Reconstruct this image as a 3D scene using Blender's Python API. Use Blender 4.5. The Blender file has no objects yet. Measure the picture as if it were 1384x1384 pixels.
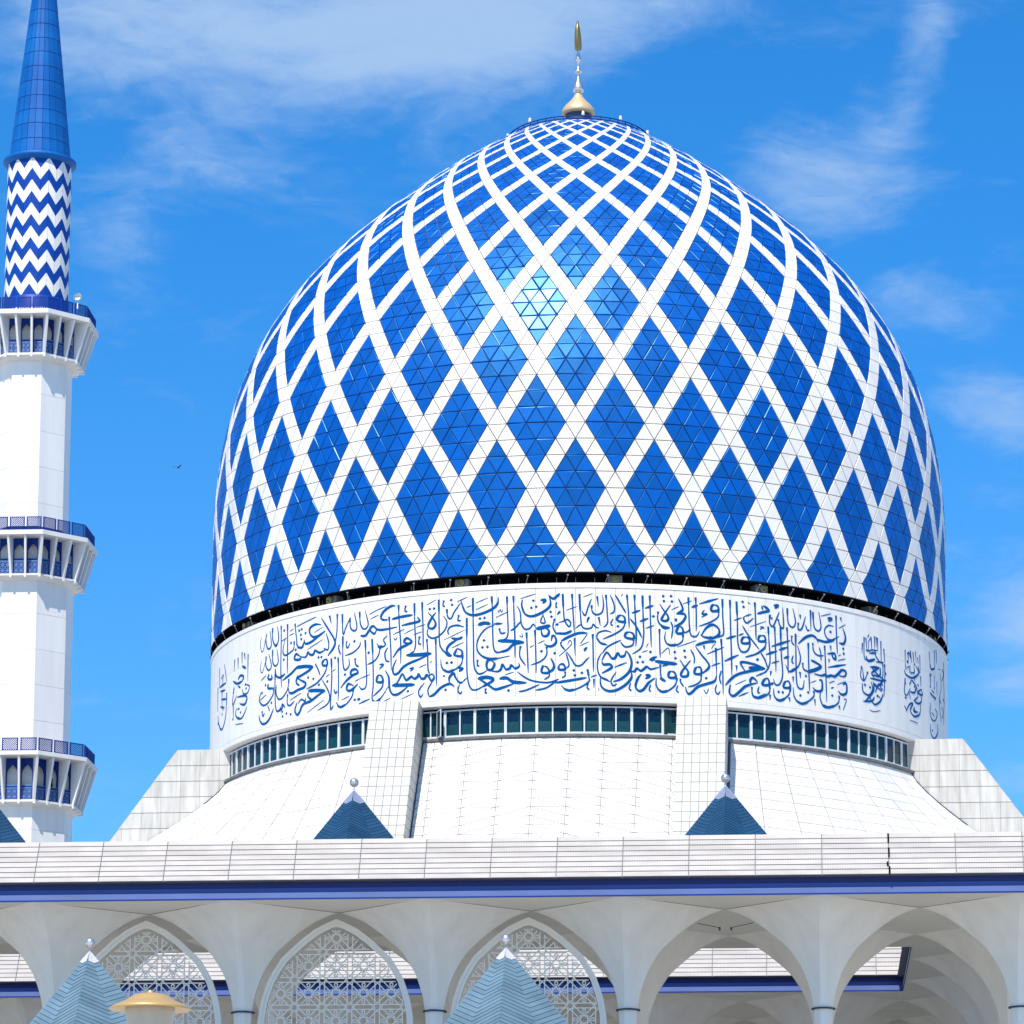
import bpy, math, random
from math import sin, cos, tan, pi, radians as rad, sqrt
from mathutils import Matrix, Vector
random.seed(7)
SC = bpy.context.scene
COL = SC.collection

# ---------------------------------------------------------------- camera
TH, ROLL = rad(9.89358), rad(-0.177098)
cam = bpy.data.cameras.new('camera'); camo = bpy.data.objects.new('camera', cam); COL.objects.link(camo)
upv = Vector((0, -sin(TH), cos(TH))); fw = Vector((0, cos(TH), sin(TH))); rt = Vector((1, 0, 0))
right = rt * cos(ROLL) - upv * sin(ROLL); up = rt * sin(ROLL) + upv * cos(ROLL)
M = Matrix.Identity(4)
for i in range(3): M[i][0], M[i][1], M[i][2] = right[i], up[i], -fw[i]
camo.matrix_world = M
cam.sensor_width = 36; cam.lens = 4790.52 / 1384 * 36
cam.shift_y = (1095.353 - 692) / 1384
cam.clip_start = 0.5; cam.clip_end = 20000
SC.camera = camo

# ---------------------------------------------------------------- world, sun, exposure
SUN_EL, SUN_AZ = rad(56.5), rad(-18)          # azimuth from the camera's back, minus = to the left
sdir = Vector((sin(SUN_AZ) * cos(SUN_EL), -cos(SUN_AZ) * cos(SUN_EL), sin(SUN_EL)))
SC.view_settings.view_transform = 'Standard'; SC.view_settings.look = 'None'
SC.view_settings.exposure = 0.4; SC.view_settings.gamma = 1
SC.view_settings.use_curve_mapping = False
w = bpy.data.worlds.new('World'); SC.world = w; w.use_nodes = True
N = w.node_tree.nodes; L = w.node_tree.links; N.clear()
def nd(t, **k):
    n = N.new(t)
    for a, b in k.items(): setattr(n, a, b)
    return n
sky = nd('ShaderNodeTexSky', sky_type='NISHITA', sun_disc=False)
sky.sun_elevation = SUN_EL; sky.sun_rotation = math.atan2(sdir.x, sdir.y)
sky.air_density = 1.0; sky.dust_density = 0.3; sky.ozone_density = 3.0; sky.altitude = 50
tint = nd('ShaderNodeMix', data_type='RGBA', blend_type='MULTIPLY'); tint.inputs[0].default_value = 1
L.new(sky.outputs[0], tint.inputs[6]); tint.inputs[7].default_value = (0.23, 0.95, 1.52, 1)
tc = nd('ShaderNodeTexCoord')
sz = nd('ShaderNodeSeparateXYZ'); L.new(tc.outputs['Generated'], sz.inputs[0])
hz = nd('ShaderNodeMapRange', interpolation_type='SMOOTHSTEP'); L.new(sz.outputs[2], hz.inputs[0])
for i_, v_ in enumerate((.14, .36, 0, 1)): hz.inputs[1 + i_].default_value = v_
tm = nd('ShaderNodeMix', data_type='RGBA'); L.new(hz.outputs[0], tm.inputs[0]); tm.inputs[6].default_value = (.40, .96, 1.42, 1); tm.inputs[7].default_value = (.20, .93, 1.52, 1); L.new(tm.outputs[2], tint.inputs[7])
def blob(az, el, sx, sy, rot, gain):
    c = Vector((sin(rad(az)) * cos(rad(el)), cos(rad(az)) * cos(rad(el)), sin(rad(el))))
    s = nd('ShaderNodeVectorMath', operation='SUBTRACT'); L.new(tc.outputs['Generated'], s.inputs[0]); s.inputs[1].default_value = c
    r = nd('ShaderNodeVectorRotate', rotation_type='Y_AXIS'); L.new(s.outputs[0], r.inputs['Vector']); r.inputs['Angle'].default_value = rad(rot)
    m = nd('ShaderNodeVectorMath', operation='MULTIPLY'); L.new(r.outputs[0], m.inputs[0])
    m.inputs[1].default_value = (1 / rad(sx), 1 / rad(max(sx, sy)), 1 / rad(sy))
    ln = nd('ShaderNodeVectorMath', operation='LENGTH'); L.new(m.outputs[0], ln.inputs[0])
    mr = nd('ShaderNodeMapRange', interpolation_type='SMOOTHERSTEP'); L.new(ln.outputs['Value'], mr.inputs[0])
    for i, v in enumerate((0.0, 1.0, gain, 0.0)): mr.inputs[1 + i].default_value = v
    return mr.outputs[0]
tot = None
for b in ((-3.0, 23.0, 9.5, 3.0, 5, 1.1), (-.6, 22.3, 5.5, 1.6, 8, .6), (-6.5, 22.0, 3.5, 1.2, 12, .45), (6.95, 21.8, .8, 1.5, -14, .95), (6.3, 20.9, 1.3, .9, -50, .7), (5.2, 20.0, 2.3, 1.5, -25, .95),
          (-6.7, 19.1, 2.2, 1.4, 25, .75), (-4.4, 20.6, 3.8, 1.2, 8, .5), (8.2, 16.2, 2.4, 1.1, -18, .95), (6.9, 17.9, 2.0, 1.0, -5, .6), (8.0, 14.8, 2.0, .6, -10, .35),
          (8.9, 12.9, 2.2, 1.1, -15, 1.2), (8.4, 11.8, 2.0, .7, -4, .9), (8.6, 10.3, 2.2, .6, 0, .6), (-9.0, 15.5, 2.5, .7, 0, .25),
          (30, 18, 14, 5, 0, .8), (-32, 24, 15, 6, 0, .8), (180, 32, 70, 26, 0, 1.1), (110, 40, 45, 20, 0, 1.1), (-110, 35, 45, 20, 0, 1.1), (0, 80, 50, 50, 0, .6)):  # unseen clouds beyond the frame; those behind and overhead boosted as white fill light
    o = blob(*b)
    if tot is None: tot = o
    else:
        a = nd('ShaderNodeMath', operation='ADD'); L.new(tot, a.inputs[0]); L.new(o, a.inputs[1]); tot = a.outputs[0]
mp = nd('ShaderNodeMapping'); L.new(tc.outputs['Generated'], mp.inputs[0]); mp.inputs['Scale'].default_value = (1, 1, 2.6); mp.inputs['Rotation'].default_value = (0, .25, 0)
nz = nd('ShaderNodeTexNoise'); L.new(mp.outputs[0], nz.inputs[0]); nz.inputs['Scale'].default_value = 15; nz.inputs['Detail'].default_value = 10; nz.inputs['Roughness'].default_value = .58; nz.inputs['Distortion'].default_value = .7
mr = nd('ShaderNodeMapRange', interpolation_type='SMOOTHSTEP'); L.new(nz.outputs[0], mr.inputs[0]); mr.inputs[1].default_value = .26; mr.inputs[2].default_value = .72
nz2 = nd('ShaderNodeTexNoise'); L.new(mp.outputs[0], nz2.inputs[0]); nz2.inputs['Distortion'].default_value = 1.2; nz2.inputs['Scale'].default_value = 60; nz2.inputs['Detail'].default_value = 8; nz2.inputs['Roughness'].default_value = .6
mr2 = nd('ShaderNodeMapRange'); L.new(nz2.outputs[0], mr2.inputs[0]); mr2.inputs[1].default_value = .3; mr2.inputs[2].default_value = .7; mr2.inputs[3].default_value = .72
ns = nd('ShaderNodeMath', operation='MULTIPLY_ADD'); L.new(nz2.outputs[0], ns.inputs[0]); ns.inputs[1].default_value = .34; L.new(nz.outputs[0], ns.inputs[2])
cv = nd('ShaderNodeMath', operation='MULTIPLY_ADD'); L.new(tot, cv.inputs[0]); cv.inputs[1].default_value = .42; L.new(ns.outputs[0], cv.inputs[2])
mu2 = nd('ShaderNodeMapRange', interpolation_type='SMOOTHSTEP'); L.new(cv.outputs[0], mu2.inputs[0])
for i_, v_ in enumerate((.69, 1.36, 0, .84)): mu2.inputs[1 + i_].default_value = v_
cm = nd('ShaderNodeMix', data_type='RGBA'); L.new(mu2.outputs[0], cm.inputs[0]); L.new(tint.outputs[2], cm.inputs[6]); cm.inputs[7].default_value = (3.4, 4.9, 7.1, 1)
bg = nd('ShaderNodeBackground'); L.new(cm.outputs[2], bg.inputs[0]); bg.inputs[1].default_value = 0.0967
ow = nd('ShaderNodeOutputWorld'); L.new(bg.outputs[0], ow.inputs[0])
sl = bpy.data.lights.new('sun', 'SUN'); sl.energy = 4.6; sl.angle = rad(.53); sl.color = (1, .925, .815)
slo = bpy.data.objects.new('sun', sl); COL.objects.link(slo); slo.rotation_euler = sdir.to_track_quat('Z', 'Y').to_euler()
slo.location = sdir * 300

# ---------------------------------------------------------------- materials
def mat(name, col, rough=.6, metal=0, var=0.0, vscale=1.0, col2=None, bump=0.0, bscale=5, stretch=(1, 1, 1), spec=.5, coat=0, island=0.0):
    m = bpy.data.materials.new(name); m.use_nodes = True
    nt = m.node_tree; b = nt.nodes['Principled BSDF']
    b.inputs['Base Color'].default_value = (*col, 1); b.inputs['Roughness'].default_value = rough
    b.inputs['Metallic'].default_value = metal; b.inputs['Specular IOR Level'].default_value = spec
    if coat: b.inputs['Coat Weight'].default_value = coat; b.inputs['Coat Roughness'].default_value = .25 if name == 'blue_enamel' else .1
    t = nt.nodes.new('ShaderNodeTexCoord'); mp = nt.nodes.new('ShaderNodeMapping'); nt.links.new(t.outputs['Object'], mp.inputs[0]); mp.inputs['Scale'].default_value = stretch
    last = None
    if var or col2:
        n = nt.nodes.new('ShaderNodeTexNoise'); nt.links.new(mp.outputs[0], n.inputs[0]); n.inputs['Scale'].default_value = vscale; n.inputs['Detail'].default_value = 6
        r = nt.nodes.new('ShaderNodeMapRange'); nt.links.new(n.outputs[0], r.inputs[0]); r.inputs[1].default_value = .35; r.inputs[2].default_value = .7
        c2 = col2 or tuple(x * (1 - var) for x in col)
        x = nt.nodes.new('ShaderNodeMix'); x.data_type = 'RGBA'; nt.links.new(r.outputs[0], x.inputs[0])
        x.inputs[6].default_value = (*col, 1); x.inputs[7].default_value = (*c2, 1)
        last = x.outputs[2]
    if island:
        oi = nt.nodes.new('ShaderNodeObjectInfo'); gi = nt.nodes.new('ShaderNodeNewGeometry')
        a = nt.nodes.new('ShaderNodeMath'); a.operation = 'ADD'; nt.links.new(oi.outputs['Random'], a.inputs[0]); nt.links.new(gi.outputs['Random Per Island'], a.inputs[1])
        fr = nt.nodes.new('ShaderNodeMath'); fr.operation = 'FRACT'; nt.links.new(a.outputs[0], fr.inputs[0])
        r = nt.nodes.new('ShaderNodeMapRange'); nt.links.new(fr.outputs[0], r.inputs[0]); r.inputs[3].default_value = 1 - island; r.inputs[4].default_value = 1 + island * .4
        x = nt.nodes.new('ShaderNodeVectorMath'); x.operation = 'SCALE'
        if last: nt.links.new(last, x.inputs[0])
        else: x.inputs[0].default_value = col
        nt.links.new(r.outputs[0], x.inputs['Scale']); last = x.outputs[0]
    if last: nt.links.new(last, b.inputs['Base Color'])
    if bump:
        n = nt.nodes.new('ShaderNodeTexNoise'); nt.links.new(mp.outputs[0], n.inputs[0]); n.inputs['Scale'].default_value = bscale; n.inputs['Detail'].default_value = 4
        bp = nt.nodes.new('ShaderNodeBump'); bp.inputs['Strength'].default_value = bump; bp.inputs['Distance'].default_value = .02
        nt.links.new(n.outputs[0], bp.inputs['Height']); nt.links.new(bp.outputs[0], b.inputs['Normal'])
    return m
MT = dict(
    blue=mat('blue_enamel', (.0, .076, .40), .43, 0, .18, .9, spec=.8, coat=.15, island=.22, bump=.5, bscale=1.6),
    white=mat('white_enamel', (.78, .755, .725), .36, 0, .07, .8, spec=.5, island=.08),
    joint=mat('grey_joint', (.16, .17, .19), .7),
    band=mat('white_band_panel', (.76, .735, .71), .5, 0, .08, .9, stretch=(1.5, 1.5, .2), island=.03),
    trim=mat('white_trim', (.74, .72, .69), .55, 0, .12, .8, stretch=(1, 1, .3)),
    ink=mat('blue_lettering', (.0, .078, .26), .8, spec=.08),
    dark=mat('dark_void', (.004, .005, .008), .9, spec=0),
    steel=mat('grey_steel', (.3, .31, .33), .4, .6),
    frame=mat('window_frame', (.62, .66, .70), .45),
    glass=mat('window_glass', (.002, .010, .035), .14, 0, col2=(.002, .026, .045), vscale=.8, spec=.3),
    teal=mat('teal_blind', (.003, .05, .06), .3, 0, .3, 1.5),
    sill=mat('grey_sill', (.16, .155, .15), .7, 0, .4, 2),
    roof=mat('white_roof_panel', (.69, .67, .64), .6, 0, .10, .9, stretch=(1, 1, .4), island=.08),
    tile=mat('cream_wall_tile', (.50, .495, .455), .6, 0, .1, 1.3, island=.10, bump=.15),
    grout=mat('tile_grout', (.25, .25, .24), .9),
    concrete=mat('streaked_concrete', (.60, .58, .54), .85, 0, col2=(.43, .415, .385), vscale=1.3, stretch=(2.2, 2.2, .28), bump=.3, bscale=9, island=.08),
    fascia=mat('ribbed_white_tile', (.45, .42, .40), .6, 0, .2, .8, island=.05, stretch=(1, 1, 3)),
    strip=mat('pale_blue_strip', (.055, .105, .30), .6, 0, .18, 1.2, stretch=(.4, 1, 1)),
    midblue=mat('mid_blue_fascia', (.025, .06, .32), .4, 0, .15, 1.2, stretch=(.4, 1, 1)),
    navy=mat('blue_fascia_paint_with_shade', (.004, .016, .19), .4, 0, .2, 1.2, stretch=(.4, 1, 1)),  # blue paint darkened to navy, with the overhang's shade put into the colour
    plaster=mat('white_plaster', (.82, .80, .755), .75, 0, .11, 1.1, stretch=(1, 1, .25)),
    soffit=mat('soffit_plaster', (.74, .715, .65), .8, 0, .08, .4),
    collar=mat('dark_collar', (.03, .05, .09), .5),
    lattice=mat('pale_lattice', (.80, .76, .69), .7),
    shaft=mat('white_minaret_panel', (.80, .78, .75), .5, 0, .09, .8, stretch=(1.5, 1.5, .15), island=.03),
    mblue=mat('minaret_blue', (.002, .055, .34), .45, 0, .15, 1, island=.12, spec=.2),
    cone=mat('cone_blue', (.001, .088, .34), .5, 0, spec=.2, col2=(.003, .12, .41), vscale=.6, island=.12),
    grille=mat('pale_blue_grille', (.12, .22, .48), .5),
    rail=mat('blue_railing', (.003, .03, .22), .6, spec=.2),
    pyrl=mat('pale_blue_tile', (.145, .235, .30), .45, 0, .2, .9, island=.16),
    pyrd=mat('mid_blue_tile', (.020, .072, .150), .4, 0, .22, .9, island=.16),
    chrome=mat('polished_steel', (.66, .63, .64), .32, .9),
    slate=mat('blue_grey_cap', (.22, .26, .36), .45), capw=mat('pale_grey_cap', (.50, .51, .55), .5),
    gold=mat('gold_leaf', (.60, .45, .26), .42, .25),
    brass=mat('brass_paint', (.56, .37, .14), .38, .3),
    olive=mat('tarnished_gold', (.30, .25, .10), .4, .6),
    globe=mat('frosted_glass', (.50, .44, .36), .35, 0, .1, 3, stretch=(6, 6, .5)),
    pave=mat('pale_paving', (.27, .26, .235), .85, 0, .2, .4),
    ground=mat('plaza_ground', (.60, .57, .51), .9, 0, .3, .05),
    hall=mat('white_render', (.7, .7, .68), .8),
    bird=mat('dark_feathers', (.06, .06, .06), .8),
)
# fine vertical ribs of the fascia tiles
def ribs(m, period, axis='X'):
    nt = m.node_tree; b = nt.nodes['Principled BSDF']
    t = nt.nodes.new('ShaderNodeTexCoord'); s = nt.nodes.new('ShaderNodeSeparateXYZ'); nt.links.new(t.outputs['Object'], s.inputs[0])
    d = nt.nodes.new('ShaderNodeMath'); d.operation = 'DIVIDE'; nt.links.new(s.outputs[axis], d.inputs[0]); d.inputs[1].default_value = period
    f = nt.nodes.new('ShaderNodeMath'); f.operation = 'FRACT'; nt.links.new(d.outputs[0], f.inputs[0])
    l = nt.nodes.new('ShaderNodeMath'); l.operation = 'LESS_THAN'; nt.links.new(f.outputs[0], l.inputs[0]); l.inputs[1].default_value = .16
    src = b.inputs['Base Color'].links[0].from_socket
    x = nt.nodes.new('ShaderNodeMix'); x.data_type = 'RGBA'; x.blend_type = 'MULTIPLY'
    sc = nt.nodes.new('ShaderNodeMath'); sc.operation = 'MULTIPLY'; nt.links.new(l.outputs[0], sc.inputs[0]); sc.inputs[1].default_value = .5
    nt.links.new(sc.outputs[0], x.inputs[0]); nt.links.new(src, x.inputs[6]); x.inputs[7].default_value = (.35, .34, .36, 1)
    nt.links.new(x.outputs[2], b.inputs['Base Color'])
ribs(MT['fascia'], .0665)

# ---------------------------------------------------------------- helpers
class MB:
    def __init__(s): s.v = []; s.f = []; s.sm = []
    def add(s, vs, fs, smooth=False):
        o = len(s.v); s.v += [tuple(p) for p in vs]; s.f += [tuple(i + o for i in f) for f in fs]; s.sm += [smooth] * len(fs)
    def quad(s, a, b, c, d, smooth=False): s.add([a, b, c, d], [(0, 1, 2, 3)], smooth)
    def tri(s, a, b, c): s.add([a, b, c], [(0, 1, 2)])
    def box(s, x0, x1, y0, y1, z0, z1):
        s.add([(x0, y0, z0), (x1, y0, z0), (x1, y1, z0), (x0, y1, z0), (x0, y0, z1), (x1, y0, z1), (x1, y1, z1), (x0, y1, z1)],
              [(0, 3, 2, 1), (4, 5, 6, 7), (0, 1, 5, 4), (1, 2, 6, 5), (2, 3, 7, 6), (3, 0, 4, 7)])
    def bar(s, p, q, w, d, nrm=(0, -1, 0)):
        p, q, n = Vector(p), Vector(q), Vector(nrm).normalized(); t = (q - p)
        if t.length < 1e-6: return
        t.normalize(); u = t.cross(n)
        if u.length < 1e-4: u = t.orthogonal()
        u.normalize(); n = u.cross(t).normalized(); vs = []
        for c in (p, q):
            for a, b in ((-1, -1), (1, -1), (1, 1), (-1, 1)): vs.append(c + u * a * w / 2 + n * b * d / 2)
        s.add(vs, [(0, 1, 2, 3), (7, 6, 5, 4), (0, 4, 5, 1), (1, 5, 6, 2), (2, 6, 7, 3), (3, 7, 4, 0)])
    def lathe(s, prof, n=24, c=(0, 0), smooth=True, a0=0, a1=2 * pi):
        full = abs(a1 - a0 - 2 * pi) < 1e-6; m = n if full else n + 1
        vs = [(c[0] + r * cos(a0 + (a1 - a0) * i / n), c[1] + r * sin(a0 + (a1 - a0) * i / n), z) for r, z in prof for i in range(m)]
        fs = []
        for j in range(len(prof) - 1):
            for i in range(n):
                k = (i + 1) % m if full else i + 1
                fs.append((j * m + i, j * m + k, (j + 1) * m + k, (j + 1) * m + i))
        s.add(vs, fs, smooth)
    def slab(s, pts, nrm, th, inset=0.0, bevel=0.0):
        """polygonal plate: pts outline, pushed along nrm by th, edges inset and bevelled"""
        c = sum((Vector(p) for p in pts), Vector()) / len(pts); n = Vector(nrm)
        def ins(p, g):
            i = pts.index(p); m = len(pts); P = Vector(p); a = (Vector(pts[i - 1]) - P).normalized(); b = (Vector(pts[(i + 1) % m]) - P).normalized()
            sn = a.cross(b).length
            return P + (a + b) * (g / max(sn, .15))
        lo = [ins(p, inset) for p in pts]; hi = [ins(p, inset + bevel) + n * th for p in pts]; m = len(pts)
        s.add(lo + hi, [tuple(range(m, 2 * m))] + [(i, (i + 1) % m, m + (i + 1) % m, m + i) for i in range(m)])
    def mesh(s, name, m):
        me = bpy.data.meshes.new(name); me.from_pydata(s.v, [], s.f); me.materials.append(m)
        me.polygons.foreach_set('use_smooth', s.sm); me.update(); return me
    def build(s, name, m, parent=None, **k):
        o = bpy.data.objects.new(name, s.mesh(name, m)); COL.objects.link(o); o.parent = parent
        for a, b in k.items(): o[a] = b
        return o
def inst(name, me, parent, loc=(0, 0, 0), rz=0, **k):
    o = bpy.data.objects.new(name, me); COL.objects.link(o); o.parent = parent; o.location = loc; o.rotation_euler = (0, 0, rz)
    for a, b in k.items(): o[a] = b
    return o
def thing(name, label, cat, loc=(0, 0, 0), rz=0, group=None):
    o = bpy.data.objects.new(name, None); COL.objects.link(o); o.location = loc; o.rotation_euler = (0, 0, rz); o.empty_display_size = .5
    o['label'] = label; o['category'] = cat
    if group: o['group'] = group
    return o
X0, D0 = 4.50724, 236.967                 # axis of the dome
BETA = rad(-5.3); BG = rad(-4.9)          # turn of the hall, turn of the arcades
GZ = -1.6                                 # ground level (the camera is at eye height)
PZ = 2.0                                  # podium level
def P3(r, a, z): return (r * sin(a), -r * cos(a), z)   # polar point in the dome's frame

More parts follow.
